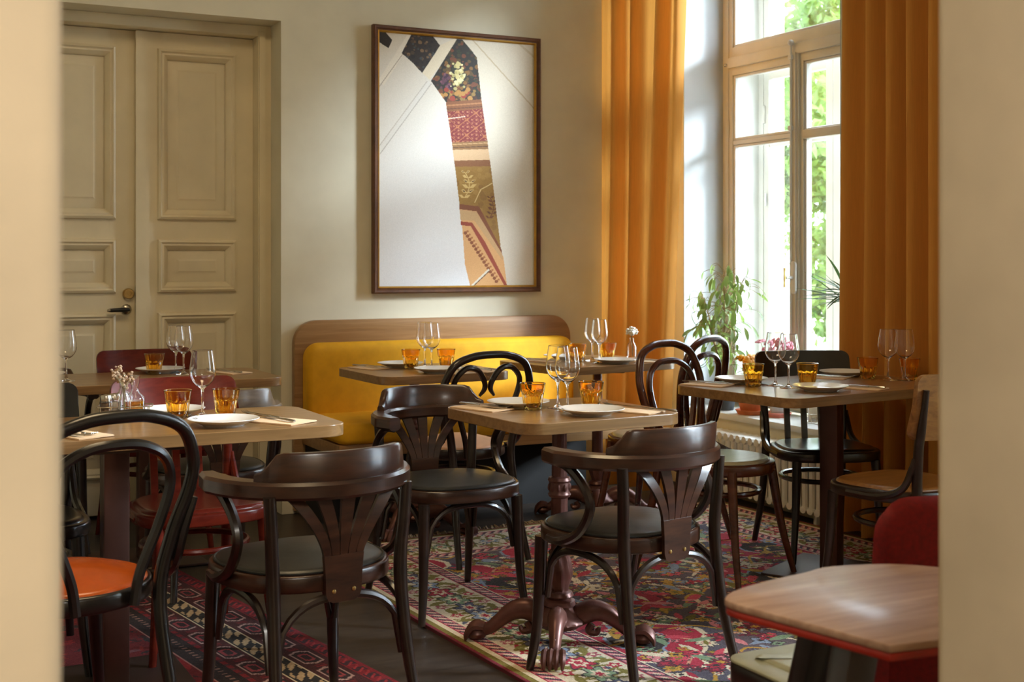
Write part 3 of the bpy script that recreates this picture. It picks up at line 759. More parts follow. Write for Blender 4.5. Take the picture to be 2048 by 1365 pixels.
    for k in range(70): blob(rng.uniform(425, 630), rng.uniform(716, 1000), rng.uniform(6, 16), rng.choice([(146, 108, 40), (160, 122, 54), (138, 100, 38)]), pg)
    def sprig(cx, cy, s, c):
        px_, py_ = cx - s * 0.3, cy + s * 1.3
        for q in range(6):
            u = q / 5; x2 = cx - s * 0.3 + s * 0.5 * math.sin(u * 3.0); y2 = cy + s * (1.3 - 2.6 * u); stroke(px_, py_, x2, y2, 2, c); px_, py_ = x2, y2
            for sg in (-1, 1):
                L = s * (0.85 - 0.5 * abs(u - 0.4)); ax = x2 + sg * L * 0.9; ay = y2 - L * 0.45
                poly([(x2, y2), (x2 + sg * L * 0.45, y2 - L * 0.45), (ax, ay), (x2 + sg * L * 0.5, y2 + L * 0.02)], c, pg)
                if q % 2: poly([(x2 + sg * L * 0.25, y2 - L * 0.12), (x2 + sg * L * 0.45, y2 - L * 0.30), (ax - sg * 4, ay + 2), (x2 + sg * L * 0.48, y2 - L * 0.08)], (92, 62, 30), pg)
    sprig(480, 800, 44, (204, 172, 106)); sprig(592, 905, 36, (112, 66, 30))
    stroke(512, 880, 540, 820, 2, (214, 186, 124)); stroke(540, 820, 594, 790, 2, (214, 186, 124))
    poly([(443, 886), (532, 898), (636, 1098), (640, 1130), (520, 922), (443, 912)], (126, 72, 38))
    pl = poly([(443, 910), (520, 920), (644, 1130), (663, 1275), (494, 1275), (468, 1165), (455, 985)], (214, 164, 108))
    poly([(448, 966), (500, 972), (560, 1062), (662, 1262), (652, 1270), (548, 1084), (494, 988), (450, 984)], (150, 66, 44))
    poly([(444, 912), (520, 922), (640, 1120), (642, 1150), (510, 962), (448, 960)], (198, 160, 112))
    for k in range(16): blob(470 + k * 9.5, 1020 + k * 15, 8, (136, 78, 42), pl); blob(480 + k * 9.5, 1012 + k * 15, 5, (168, 104, 60), pl)
    stroke(497, 1268, 578, 1190, 5, (222, 214, 196)); stroke(500, 1272, 582, 1194, 2, (96, 66, 44))
    return np.clip(im + g.normal(0, 3, im.shape[:2])[..., None], 0, 255), w, h
im, w_, h_ = fresco()
pr = colour_grid('print', w_, h_, im, print_mat, P, 0.0125, True)

# ---- curtains
def curtain(label, pts, folds, amp, ztop, low_shift=None, seed=1):
    rg = random.Random(seed); P0 = [Vector((x, y)) for x, y in pts]
    seg = [0]
    for a, b in zip(P0[:-1], P0[1:]): seg.append(seg[-1] + (b - a).length)
    n = folds * 20; nz = 16; rings = []
    ph = [rg.uniform(0.7, 1.35) for _ in range(folds + 2)]
    for k in range(nz + 1):
        z = 0.02 + (ztop - 0.02) * k / nz; lo = (1 - k / nz) ** 1.6; row = []
        for i in range(n + 1):
            t = i / n; d = t * seg[-1]; j = max(q for q in range(len(seg) - 1) if seg[q] <= d + 1e-9)
            u = (d - seg[j]) / (seg[j + 1] - seg[j]); p = P0[j].lerp(P0[j + 1], u); tg = (P0[j + 1] - P0[j]).normalized(); nm = Vector((-tg.y, tg.x))
            fph = t * folds; a_ = amp * ph[int(fph)] * (1 - (fph % 1)) + amp * ph[int(fph) + 1] * (fph % 1)
            q_ = 2 * PI * fph + 0.3 * math.sin(z * 1.4 + t * 9) + 0.5 * math.sin(2 * PI * t * 2.3 + 1); wv = math.sin(q_) + 0.22 * math.sin(2 * q_ + 0.8) + 0.08 * math.sin(3 * q_ + t * 5)
            p = p + nm * wv * a_ * (0.85 + 0.25 * lo)
            if low_shift: p = p + Vector(low_shift) * lo * t
            row.append((p.x, p.y, z))
        rings.append(row)
    v = [p for r in rings for p in r]; m = n + 1
    f = [(a * m + i, a * m + i + 1, (a + 1) * m + i + 1, (a + 1) * m + i) for a in range(nz) for i in range(n)]
    mb = MB().add(v, f); o = obj('curtain', mb, 'curtain', None, 80)
    return tag(o, label, 'curtain', 'window curtains')
curtain('ochre velvet curtain hanging in the corner left of the window', [(3.665, 6.099), (3.79, 5.85), (3.905, 5.58)], 4, 0.036, 3.5, (-0.11, 0.03), 3)
curtain('long ochre curtain drawn to the right side of the window', [(4.02, 4.565), (4.03, 3.9), (4.03, 3.36)], 9, 0.050, 3.5, None, 5)

# ---- radiator under the window
Rd = thing('radiator', 'low white column radiator under the window sill', 'radiator', (4.045, 5.21, 0))
sec = MB()
for dx in (-0.045, 0.0, 0.045): sec.tube(smooth([(dx, 0, 0.06), (dx, 0, 0.33)], 2), 0.0155, 8)
sec.tube([(-0.062, 0, 0.335), (0.062, 0, 0.332)], 0.020, 8, flat=0.95); sec.tube([(-0.062, 0, 0.065), (0.062, 0, 0.065)], 0.017, 8, flat=1.25)
s0 = obj('radiator_section', sec, 'radiator', Rd)
for k in range(23):
    o = s0 if k == 0 else s0.copy()
    if k: COL.objects.link(o); o.parent = Rd
    o.location = (0, -0.55 + k * 0.05, 0)
for y in (-0.5, 0.5): obj('bracket', MB().box(-0.03, 0.03, y - 0.01, y + 0.01, 0, 0.055), 'radiator', Rd)

# ================================================================== TABLES
def tabletop(w, d, parent, r=0.07, mat='oak', th=0.036, z=0.75):
    return obj('tabletop', MB().prism(rrect(w, d, r, 8), z - th, z, 0.0022), mat, parent, 14)
def iron_base(parent, off, rot):
    p = bpy.data.objects.new('pedestal', None); COL.objects.link(p); p.parent = parent; p.location = (*off, 0); p.rotation_euler = (0, 0, rot)
    flute = lambda q, z: 1 - 0.07 * (0.5 + 0.5 * math.cos(12 * q))
    c = MB(); c.lathe([(0.026, 0.50), (0.024, 0.70)], 36, mod=flute); c.lathe([(0.028, 0.29), (0.027, 0.47)], 36, mod=flute)
    obj('column', c, 'iron', p)
    c = MB(); c.lathe([(0.026, 0.465), (0.034, 0.470), (0.037, 0.477), (0.033, 0.484), (0.035, 0.500), (0.033, 0.515), (0.038, 0.522), (0.034, 0.531), (0.024, 0.536)], 28)
    for k in range(10): q = 2 * PI * k / 10; c.ball((0.034 * math.cos(q), 0.034 * math.sin(q), 0.500), 0.006, 0.006, 0.012, 6, 4)
    obj('collar', c, 'iron', p)
    c = MB(); c.lathe([(0.026, 0.30), (0.034, 0.29), (0.030, 0.28), (0.034, 0.268), (0.040, 0.24), (0.040, 0.215), (0.030, 0.18), (0.027, 0.165)], 32, mod=lambda q, z: 1 + 0.09 * math.sin(8 * q + z * 30))
    c.lathe([(0.026, 0.17), (0.041, 0.163), (0.046, 0.152), (0.036, 0.143), (0.050, 0.136), (0.052, 0.122), (0.040, 0.112)], 28)
    obj('vase', c, 'iron', p)
    c = MB(); c.lathe([(0.044, 0.118), (0.052, 0.108), (0.072, 0.088), (0.084, 0.078), (0.086, 0.070), (0.078, 0.064), (0.06, 0.05), (0.03, 0.045)], 36, mod=lambda q, z: 1 + 0.03 * math.cos(18 * q))
    obj('bell', c, 'iron', p)
    leg = MB(); path = smooth([(0.045, 0, 0.078), (0.100, 0, 0.104), (0.148, 0, 0.098), (0.192, 0, 0.066), (0.228, 0, 0.038), (0.262, 0, 0.028)], 5)
    leg.tube(path, [0.034, 0.037, 0.031, 0.023, 0.020, 0.018], 12, flat=0.85, up=(0, 0, 1))
    ridge = [(q[0], 0.0, q[2] + 0.024 - 0.010 * i / len(path)) for i, q in enumerate(path)]
    leg.tube(ridge[3:-5], 0.006, 6)
    for i in range(6, len(path) - 6, 2): leg.ball((path[i][0], 0, path[i][2] + 0.027 - 0.010 * i / len(path)), 0.009, 0.007, 0.006, 6, 4)
    leg.tube(smooth([(0.105, 0, 0.062), (0.095, 0, 0.040), (0.118, 0, 0.034), (0.128, 0, 0.050)], 4), [0.012, 0.014, 0.012, 0.006], 8)
    claw = MB(); claw.ball((0.268, 0, 0.022), 0.034, 0.030, 0.022, 12, 6)
    for t in (-0.6, -0.2, 0.2, 0.6):
        claw.tube(smooth([(0.245, t * 0.037, 0.044), (0.274, t * 0.046, 0.048), (0.297, t * 0.048, 0.026), (0.302, t * 0.046, 0.004)], 3), [0.009, 0.011, 0.010, 0.004], 6)
    l0 = obj('leg', leg, 'iron', p); c0 = obj('claw_foot', claw, 'iron', p)
    for k in range(4):
        if k: l = l0.copy(); COL.objects.link(l); q = c0.copy(); COL.objects.link(q)
        else: l, q = l0, c0
        l.parent = q.parent = p; l.rotation_euler = q.rotation_euler = (0, 0, k * PI / 2)
    pl = MB().prism(rrect(0.26, 0.26, 0.02), 0.700, 0.714, 0.003); obj('top_plate', pl, 'steel_dark', p)
    return p
def cafe_table(label, cx, cy, w, d, rot, boff, brot, z0=0.0):
    t = thing('cafe_table', label, 'table', (cx, cy, z0), rot, 'tables with iron claw feet')
    tabletop(w, d, t, 0.075, z=0.75 - z0); iron_base(t, boff, brot); return t
cafe_table('small oak table on a cast iron claw foot pedestal in the middle of the room', 2.075, 3.686, 0.60, 0.57, R(3), (-0.05, -0.07), R(57) - R(3), 0.011)
cafe_table('oak table before the left half of the yellow bench, iron pedestal mostly hidden', 2.285, 5.325, 0.62, 0.58, R(1.5), (0.015, 0.12), R(38), 0.0)
cafe_table('oak table at the right end of the yellow bench beside the curtain', 3.19, 5.41, 0.70, 0.58, R(8), (0.05, -0.02), R(52), 0.0)
def post_table(label, cx, cy, w, d, rot, px, py, prot, z0=0.0):
    t = thing('dining_table', label, 'table', (cx, cy, z0), rot, 'long tables on square posts')
    tabletop(w, d, t, 0.075, z=0.75 - z0)
    obj('post', MB().prism(rrect(0.072, 0.072, 0.004, 2), 0.010, 0.705 - z0, 0.0).xf(Matrix.Translation((px, py, 0)) @ Matrix.Rotation(prot, 4, 'Z')), 'steel_brown', t, 30)
    obj('base_plate', MB().prism(rrect(0.42, 0.42, 0.012, 3), 0, 0.010, 0.003).xf(Matrix.Translation((px, py, 0)) @ Matrix.Rotation(prot, 4, 'Z')), 'plate_steel', t, 30)
    obj('top_bracket', MB().prism(rrect(0.34, 0.34, 0.012, 3), 0.704 - z0, 0.714 - z0, 0).xf(Matrix.Translation((px, py, 0)) @ Matrix.Rotation(prot, 4, 'Z')), 'steel_dark', t, 30)
    return t
post_table('large oak table by the window laid for four on a square post', 3.417, 3.964, 1.02, 0.65, R(7), 0.02, -0.03, R(20), 0.011)
post_table('long oak table at front left carrying the caddy of oil and pepper', 0.68, 3.925, 1.30, 0.56, 0, 0.0, -0.085, R(0), 0.011)
post_table('long oak table at the back left in front of the panelled door', 0.96, 5.51, 1.32, 0.58, 0, 0.13, -0.08, R(0), 0.0)

# ================================================================== CHAIRS
def seat_outline(w, d, n=40, e=2.6, taper=0.10):
    o = []
    for k in range(n):
        q = 2 * PI * k / n; c, s_ = math.cos(q), math.sin(q)
        x = math.copysign(abs(c) ** (2 / e), c) * w / 2; y = math.copysign(abs(s_) ** (2 / e), s_) * d / 2
        o.append((x * (1 + taper * y / d * 2), y))
    return o
def pad(o, z, h, ins=0.012):
    rings = []
    for k in range(6):
        a = k / 5 * PI / 2; sc = ins + 0.02 * (1 - math.cos(a)); rings.append([(x, y, z + 0.014 * math.sin(a)) for x, y in inset(o, sc)])
    base = inset(o, ins + 0.02)
    for k in range(1, 6):
        f = 1 - k / 6; rings.append([(x * f, y * f, z + 0.014 + (h - 0.014) * (1 - f * f)) for x, y in base])
    return MB().loft(rings)
def arch(p0, p1, ztop, zu, n=9, e=2.6):
    """bent brace: from leg p0 up under the seat and down to leg p1 (same height both ends)"""
    out = []
    for k in range(2 * n + 1):
        t = -1 + k / n; u = math.copysign(1 - (1 - abs(t)) ** 1.0, t)
        h = (1 - abs(t) ** e) ** (1 / e); x = (1 + t) / 2
        out.append((p0[0] + (p1[0] - p0[0]) * x, p0[1] + (p1[1] - p0[1]) * x, zu + (ztop - zu) * h))
    return out
def rail_section(path, wid, th, zfun=None):
    """flat rail swept along a level path (x, y, z): wid across, th in height"""
    rings = []; m = len(path)
    for i, p in enumerate(path):
        a = Vector(path[max(i - 1, 0)]); b = Vector(path[min(i + 1, m - 1)]); t = (b - a); t.z = 0; t.normalize(); nm = Vector((-t.y, t.x, 0)); p = Vector(p)
        w2 = (wid[i] if isinstance(wid, list) else wid) / 2; h2 = (th[i] if isinstance(th, list) else th) / 2; c = min(w2, h2) * 0.35
        sec = [(w2, -h2 + c), (w2, h2 - c), (w2 - c, h2), (-w2 + c, h2), (-w2, h2 - c), (-w2, -h2 + c), (-w2 + c, -h2), (w2 - c, -h2)]
        rings.append([tuple(p + nm * u + Vector((0, 0, v))) for u, v in sec])
    return MB().loft(rings)
def U_path():
    pts = []
    pts += [(0.240, 0.055), (0.248, 0.0)]
    for k in range(17): q = R(90 - 180 * k / 16); pts.append((0.248 * math.sin(q), -0.02 - 0.245 * math.cos(q)))
    pts += [(-0.248, 0.0), (-0.240, 0.055)]
    return smooth([(x, y, 0) for x, y in pts], 2)
def make_armchair(label, loc, rotz, wm='walnut', lm='bent_dark', sm='vinyl'):
    t = thing('armchair', label, 'chair', loc, rotz, 'barrel back armchairs')
    o = seat_outline(0.45, 0.43, 44, 2.5, 0.06)
    obj('seat_frame', MB().prism(o, 0.402, 0.446, 0.006), wm, t, 50)
    se = obj('seat', pad(o, 0.444, 0.030, 0.014), sm, t, 60)
    pi = [(x, y, 0.450) for x, y in inset(o, 0.014)]; obj('piping', MB().tube(pi, 0.004, 6, True), sm, se)
    U = U_path(); n = len(U); rl = [(x, y, 0.666) for x, y, z in U]
    wid = [0.058 if min(i, n - 1 - i) > 4 else 0.044 + 0.006 * min(i, n - 1 - i) for i in range(n)]
    obj('arm_rail', rail_section(rl, wid, 0.044), wm, t, 40)
    # crest: raised board on the rear of the rail with sloped shoulders
    q0 = R(56); rings = []; m = 26
    for i in range(m + 1):
        q = -q0 + 2 * q0 * i / m; e = min(i, m - i) / m
        h = 0.070 + 0.004 * math.sin(PI * i / m)
        if e < 0.12: h = 0.018 + 0.052 * max(0, (e - 0.015) / 0.105) ** 1.35
        r0 = 0.258; lean = 0.10
        sec = []
        for (u, v) in ((0.013, 0), (0.011, h - 0.006), (0.006, h), (-0.008, h), (-0.013, h - 0.006), (-0.014, 0)):
            rr = r0 + u + lean * v
            sec.append((rr * math.sin(q) * 0.955, -0.02 - rr * math.cos(q) * 0.97, 0.6875 + v))
        rings.append(sec)
    obj('crest', MB().loft(rings), wm, t, 40)
    # fan splat
    bs = MB(); rings = []
    for z, hw in ((0.376, 0.030), (0.384, 0.044), (0.40, 0.050), (0.45, 0.052), (0.495, 0.056)):
        y = -0.226 - 0.02 * (z - 0.40); rings.append([(hw, y - 0.006, z), (hw, y + 0.006, z), (-hw, y + 0.006, z), (-hw, y - 0.006, z)])
    bs.loft(rings); b = obj('splat_base', bs, wm, t, 30)
    sc = MB()
    for sx in (-0.028, 0.028): sc.ball((sx, -0.233, 0.405), 0.006, 0.003, 0.006, 8, 4)
    obj('screw', sc, 'brass', b)
    for k in (-2, -1, 0, 1, 2):
        rings = []
        for i in range(10):
            u = i / 9; z = 0.490 + 0.160 * u; x = k * (0.0222 + 0.046 * u ** 1.5); y = -0.2265 - 0.028 * u + 0.10 * (x * x) / 0.05 * u
            hw = 0.0095 + 0.010 * u ** 0.8; rings.append([(x + hw, y - 0.005, z), (x + hw, y + 0.005, z), (x - hw, y + 0.005, z), (x - hw, y - 0.005, z)])
        obj('slat', MB().loft(rings), wm, t, 30)
    for s in (-1, 1):
        obj('rear_leg', MB().tube(smooth([(s * 0.205, -0.285, 0), (s * 0.188, -0.235, 0.20), (s * 0.180, -0.205, 0.42), (s * 0.188, -0.210, 0.57), (s * 0.193, -0.212, 0.655)], 5), [0.0125, 0.016, 0.018, 0.0165, 0.016], 10), lm, t)
        obj('front_leg', MB().tube(smooth([(s * 0.200, 0.190, 0), (s * 0.186, 0.172, 0.14), (s * 0.178, 0.160, 0.404)], 5), [0.0125, 0.016, 0.0205], 10), lm, t)
        obj('arm_bow', MB().tube(smooth([(s * 0.234, 0.035, 0.650), (s * 0.238, -0.035, 0.640), (s * 0.238, -0.105, 0.590), (s * 0.238, -0.128, 0.535), (s * 0.238, -0.085, 0.465), (s * 0.236, -0.005, 0.425), (s * 0.224, 0.075, 0.420)], 5), [0.015, 0.015, 0.014, 0.014, 0.014, 0.014, 0.010], 8), lm, t)
        obj('side_brace', MB().tube(arch((s * 0.196, -0.215, 0), (s * 0.172, 0.140, 0), 0.386, 0.225), [0.009, 0.0115, 0.0115, 0.0115, 0.009], 8), lm, t)
    obj('rear_brace', MB().tube(arch((-0.178, -0.212, 0), (0.178, -0.212, 0), 0.388, 0.215), [0.009, 0.0115, 0.0115, 0.0115, 0.009], 8), lm, t)
    obj('front_brace', MB().tube(arch((-0.166, 0.155, 0), (0.166, 0.155, 0), 0.386, 0.225), [0.009, 0.0115, 0.0115, 0.0115, 0.009], 8), lm, t)
    return t
ZR = 0.0112
AC = make_armchair('dark armchair with fan slats at front left, back turned to the doorway', (1.06, 3.28, ZR), R(9))
dup(AC, (2.045, 3.262, ZR), R(10.5), 'dark armchair at the near side of the middle table, claw foot behind its leg')
dup(AC, (1.90, 4.17, ZR), R(181), 'dark armchair at the far side of the middle table, facing the doorway')
c8 = dup(AC, (1.225, 4.95, 0), R(2), 'grey-sheened armchair with its back to us tucked under the table by the door')
remat(c8, {'arm_rail': 'sheen_wood', 'crest': 'sheen_wood', 'seat': 'vinyl'}) if 'sheen_wood' in M else None
dup(AC, (0.69, 5.80, 0), R(178), 'dark armchair on the far side of the back left table, nearest the left edge')

def round_seat(t, sm, fm, r=0.205, z=0.46, dish=True):
    o = [(r * math.cos(2 * PI * k / 40), r * math.sin(2 * PI * k / 40) * (1.0 if True else 1)) for k in range(40)]
    obj('seat_ring', MB().prism(o, z - 0.044, z, 0.008), fm, t, 60)
    if dish: obj('seat', pad(o, z - 0.002, 0.012, 0.020), sm, t, 60)
    else: obj('seat', pad(o, z - 0.004, 0.046, 0.010), sm, t, 60)
def make_bentwood(label, loc, rotz, fm, sm, heart=False, padded=True, group='bentwood hoop chairs', hz=1.0, ring=True):
    hs = lambda P: [(x, y, z if z < 0.43 else 0.43 + (z - 0.43) * (1 - (1 - hz) * 1.9)) for x, y, z in P]
    t = thing('bentwood_chair', label, 'chair', loc, rotz, group)
    round_seat(t, sm, fm, 0.205, 0.455, not padded)
    half = [(0.165, -0.300, 0.0), (0.150, -0.245, 0.20), (0.140, -0.205, 0.43), (0.165, -0.215, 0.58), (0.200, -0.235, 0.70), (0.203, -0.25, 0.78), (0.165, -0.268, 0.862), (0.085, -0.276, 0.898), (0.0, -0.278, 0.905)]
    full = [(x, y, z) for x, y, z in half] + [(-x, y, z) for x, y, z in reversed(half[:-1])]
    obj('back_hoop', MB().tube(smooth(hs(full), 6), [0.0125, 0.016, 0.017, 0.0165, 0.016, 0.016, 0.016, 0.016, 0.016, 0.016, 0.016, 0.0165, 0.017, 0.016, 0.0125], 10), fm, t)
    if heart:
        for s in (-1, 1):
            p = [(s * 0.075, -0.205, 0.425), (s * 0.085, -0.212, 0.50), (s * 0.120, -0.225, 0.62), (s * 0.155, -0.24, 0.74), (s * 0.150, -0.25, 0.80), (s * 0.105, -0.258, 0.845), (s * 0.055, -0.258, 0.835), (s * 0.020, -0.252, 0.785), (s * 0.014, -0.246, 0.745), (s * 0.035, -0.24, 0.712)]
            obj('heart_scroll', MB().tube(smooth(hs(p), 6), [0.012] * 8 + [0.011, 0.006], 8), fm, t)
    else:
        hi = [(0.072, -0.208, 0.420), (0.085, -0.212, 0.50), (0.128, -0.224, 0.62), (0.150, -0.237, 0.72), (0.128, -0.25, 0.79), (0.07, -0.258, 0.826), (0.0, -0.260, 0.834)]
        fi = hi + [(-x, y, z) for x, y, z in reversed(hi[:-1])]
        obj('inner_hoop', MB().tube(smooth(hs(fi), 6), 0.013, 8), fm, t)
    for s in (-1, 1):
        obj('front_leg', MB().tube(smooth([(s * 0.198, 0.205, 0), (s * 0.165, 0.165, 0.20), (s * 0.138, 0.135, 0.43)], 5), [0.0115, 0.016, 0.020], 10), fm, t)
        obj('hip_brace', MB().tube(smooth([(s * 0.196, 0.02, 0.437), (s * 0.203, -0.10, 0.450), (s * 0.185, -0.195, 0.50), (s * 0.192, -0.222, 0.58), (s * 0.214, -0.236, 0.66)], 5), [0.012, 0.013, 0.014, 0.014, 0.010], 8), fm, t)
    rg_ = [(0.150 * math.cos(2 * PI * k / 36), -0.01 + 0.155 * math.sin(2 * PI * k / 36), 0.335) for k in range(36)]
    if ring: obj('ring_stretcher', MB().tube(rg_, 0.0105, 8, True), fm, t)
    return t
BC = make_bentwood('black bentwood chair with orange leather seat beside the left doorway edge', (0.462, 3.27, ZR), R(17), 'bent_black', 'orange', hz=0.965, ring=False)
BW = make_bentwood('brown bentwood chair with double hoop back at the left corner of the window table', (3.03, 4.10, ZR), R(200), 'bent_brown', 'grey_ply', padded=False, hz=0.985)
dup(BW, (3.17, 4.79, ZR), R(28), 'brown bentwood chair at the table by the curtain, hoop back before the ficus')
make_bentwood('dark bentwood chair with heart shaped scrolls and pink beige seat at the bench', (2.28, 4.95, ZR), R(6), 'bent_dark', 'pink', heart=True, hz=0.935)

def make_slat(label, loc, rotz, fm, sm, slats=3, crest=0.160, group='chairs with a curved top board', cm=None, z0=0.688):
    t = thing('slat_back_chair', label, 'chair', loc, rotz, group)
    o = seat_outline(0.42, 0.41, 44, 3.0, 0.08)
    obj('seat_frame', MB().prism(o, 0.412, 0.452, 0.007), fm, t, 50)
    obj('seat', pad(o, 0.449, 0.011, 0.018), sm, t, 60)
    zt = z0 + crest - 0.015
    rings = []
    for i in range(25):
        u = math.sin(PI / 2 * (-1 + i / 12)); x = 0.212 * u; y = -0.255 + 0.045 * u * u; e = 1 - abs(u); c = 0.034 * (1 - math.sqrt(max(0, 1 - max(0, 1 - e / 0.15) ** 2)))
        sec = []
        for (dy, z) in ((-0.010, z0 + c), (0.010, z0 + c), (0.008 - 0.02, (z0 + zt) / 2), (0.008 - 0.03, zt - c), (-0.008 - 0.03, zt - c), (-0.012 - 0.02, (z0 + zt) / 2)):
            sec.append((x, y + dy, z))
        rings.append(sec)
    obj('top_board', MB().loft(rings), cm or fm, t, 40)
    for s in (-1, 1):
        obj('rear_post', MB().tube(smooth([(s * 0.195, -0.30, 0), (s * 0.180, -0.245, 0.20), (s * 0.172, -0.212, 0.43), (s * 0.178, -0.222, 0.60), (s * 0.185, -0.238, z0 + 0.03), (s * 0.187, -0.262, zt - 0.05)], 5), [0.0125, 0.016, 0.018, 0.017, 0.016, 0.010], 10), fm, t)
        obj('front_leg', MB().tube(smooth([(s * 0.195, 0.195, 0), (s * 0.176, 0.172, 0.20), (s * 0.166, 0.158, 0.415)], 5), [0.012, 0.016, 0.0195], 10), fm, t)
        obj('corner_brace', MB().tube(smooth([(s * 0.205, 0.06, 0.43), (s * 0.205, -0.08, 0.434), (s * 0.196, -0.17, 0.47), (s * 0.190, -0.205, 0.54), (s * 0.190, -0.215, 0.575)], 5), [0.011, 0.013, 0.013, 0.012, 0.008], 8), fm, t)
    for k in range(slats):
        x = (k - (slats - 1) / 2) * 0.076
        rings = []
        for i in range(6):
            u = i / 5; z = 0.44 + (z0 + 0.012 - 0.44) * u; y = -0.205 - 0.045 * u + 0.006 * math.sin(PI * u); rings.append([(x + 0.012, y - 0.006, z), (x + 0.012, y + 0.006, z), (x - 0.012, y + 0.006, z), (x - 0.012, y - 0.006, z)])
        obj('slat', MB().loft(rings), fm, t, 30)
    ring = [(0.165 * math.cos(2 * PI * k / 36), -0.015 + 0.165 * math.sin(2 * PI * k / 36), 0.325) for k in range(36)]
    obj('ring_stretcher', MB().tube(ring, 0.0105, 8, True), fm, t)
    return t
RC = make_slat('glossy red chair with curved top board at the front left table, seen from the front', (0.985, 4.13, ZR), R(184), 'red_wood', 'red_wood')
dup(RC, (1.19, 5.73, 0), R(180), 'glossy red chair against the panelled door behind the back left table')
DC = make_slat('black chair with curved top board half hidden behind the left doorway edge', (0.435, 4.12, ZR), R(178), 'bent_black', 'bent_black')
dup(DC, (3.61, 4.19, ZR), R(160), 'dark slat back chair between the window table and the right curtain')
make_slat('dark chair with tan plywood seat and board at the near side of window table', (3.275, 3.39, ZR), R(6), 'bent_dark', 'ply', slats=0, crest=0.235, cm='ply', z0=0.635)
# upholstered red chair, back towards the doorway
U = thing('upholstered_chair', 'red upholstered chair with green seat beyond the small corner table', 'chair', (1.795, 1.86, ZR), R(0))
rings = []
for i in range(25):
    u = math.sin(PI / 2 * (-1 + i / 12)); x = 0.235 * u; y = -0.235 + 0.05 * u * u; e = 1 - abs(u); c = 0.05 * (1 - math.sqrt(max(0, 1 - max(0, 1 - e / 0.2) ** 2)))
    rings.append([(x, y - 0.026, 0.30), (x, y + 0.022, 0.30), (x, y + 0.018, 0.60), (x, y + 0.004 , 0.808 - c), (x, y - 0.012, 0.825 - c), (x, y - 0.030, 0.808 - c), (x, y - 0.034, 0.60)])
obj('backrest', MB().loft(rings), 'red_velvet', U, 60)
o = rrect(0.50, 0.46, 0.04, 6, 0, 0.0)
obj('seat_frame', MB().prism(o, 0.385, 0.435, 0.006), 'bent_dark', U)
obj('seat', pad(o, 0.433, 0.022, 0.045), 'green_sheen', U, 60); obj('seat_rim', MB().prism(o, 0.434, 0.441, 0.003), 'green_sheen', U)
for sx in (-1, 1):
    for sy in (-1, 1): obj('leg', MB().tube([(sx * 0.225, sy * 0.21, 0), (sx * 0.215, sy * 0.19, 0.39)], [0.014, 0.022], 8), 'bent_dark', U)
# small corner table in the doorway foreground
T = thing('side_table', 'small rounded wooden table with red edge and splayed dark leg in the right foreground', 'table', (1.36, 1.40, 0), 0)
po = [(1.176, 1.236), (1.40, 1.215), (1.58, 1.25), (1.60, 1.40), (1.52, 1.55), (1.40, 1.60), (1.33, 1.588), (1.24, 1.572), (1.165, 1.548), (1.128, 1.520), (1.122, 1.495), (1.13, 1.45)]
po = [(p.x, p.y) for p in smooth([(x - 1.36, y - 1.40, 0) for x, y in po + [po[0]]], 4)[:-1]]
obj('tabletop', MB().prism(po, 0.739, 0.75, 0.003), 'stain_red', T)
obj('edge_band', MB().prism(inset(po, 0.002), 0.727, 0.7388, 0.003), 'edge_red', T)
for (tx, ty, bx, by) in ((-0.16, -0.075, -0.36, -0.12), (0.15, -0.02, 0.33, 0.02), (-0.04, 0.12, -0.09, 0.30)):
    m = MB().loft([rrect(0.044, 0.034, 0.006, 2, bx, by), rrect(0.054, 0.042, 0.006, 2, tx, ty)])
    n_ = len(m.v) // 2; m.v = [(x, y, 0.0 if k < n_ else 0.728) for k, (x, y) in enumerate([(p[0], p[1]) for p in m.v])]
    obj('leg', m, 'bent_dark', T)

# ================================================================== TABLEWARE
ZT_ = 0.7502
def make_tumbler():
    n = 54; H_ = 0.088
    def facet(q, z):
        if z < 0.008 or z > 0.060: k = 0
        else: k = min(1, (z - 0.008) / 0.008) * (1 if z < 0.048 else max(0, 1 - (z - 0.048) / 0.012))
        return 1 - 0.075 * k * abs(math.cos(4.5 * q)) ** 0.6
    out = [(0.0, 0.0), (0.026, 0.0), (0.0285, 0.002)]
    for i in range(12): z = 0.006 + (H_ - 0.006) * i / 11; out.append((0.0292 + 0.0143 * (i / 11) ** 0.9, z))
    prof = out + [(0.0420, H_ + 0.0008), (0.0405, H_)]
    inn = [(0.0260 + 0.0143 * (i / 9) ** 0.9, 0.012 + (H_ - 0.013) * i / 9) for i in range(9, -1, -1)] + [(0.0, 0.010)]
    return MB().lathe(prof + inn, n, mod=lambda q, z: facet(q, z))
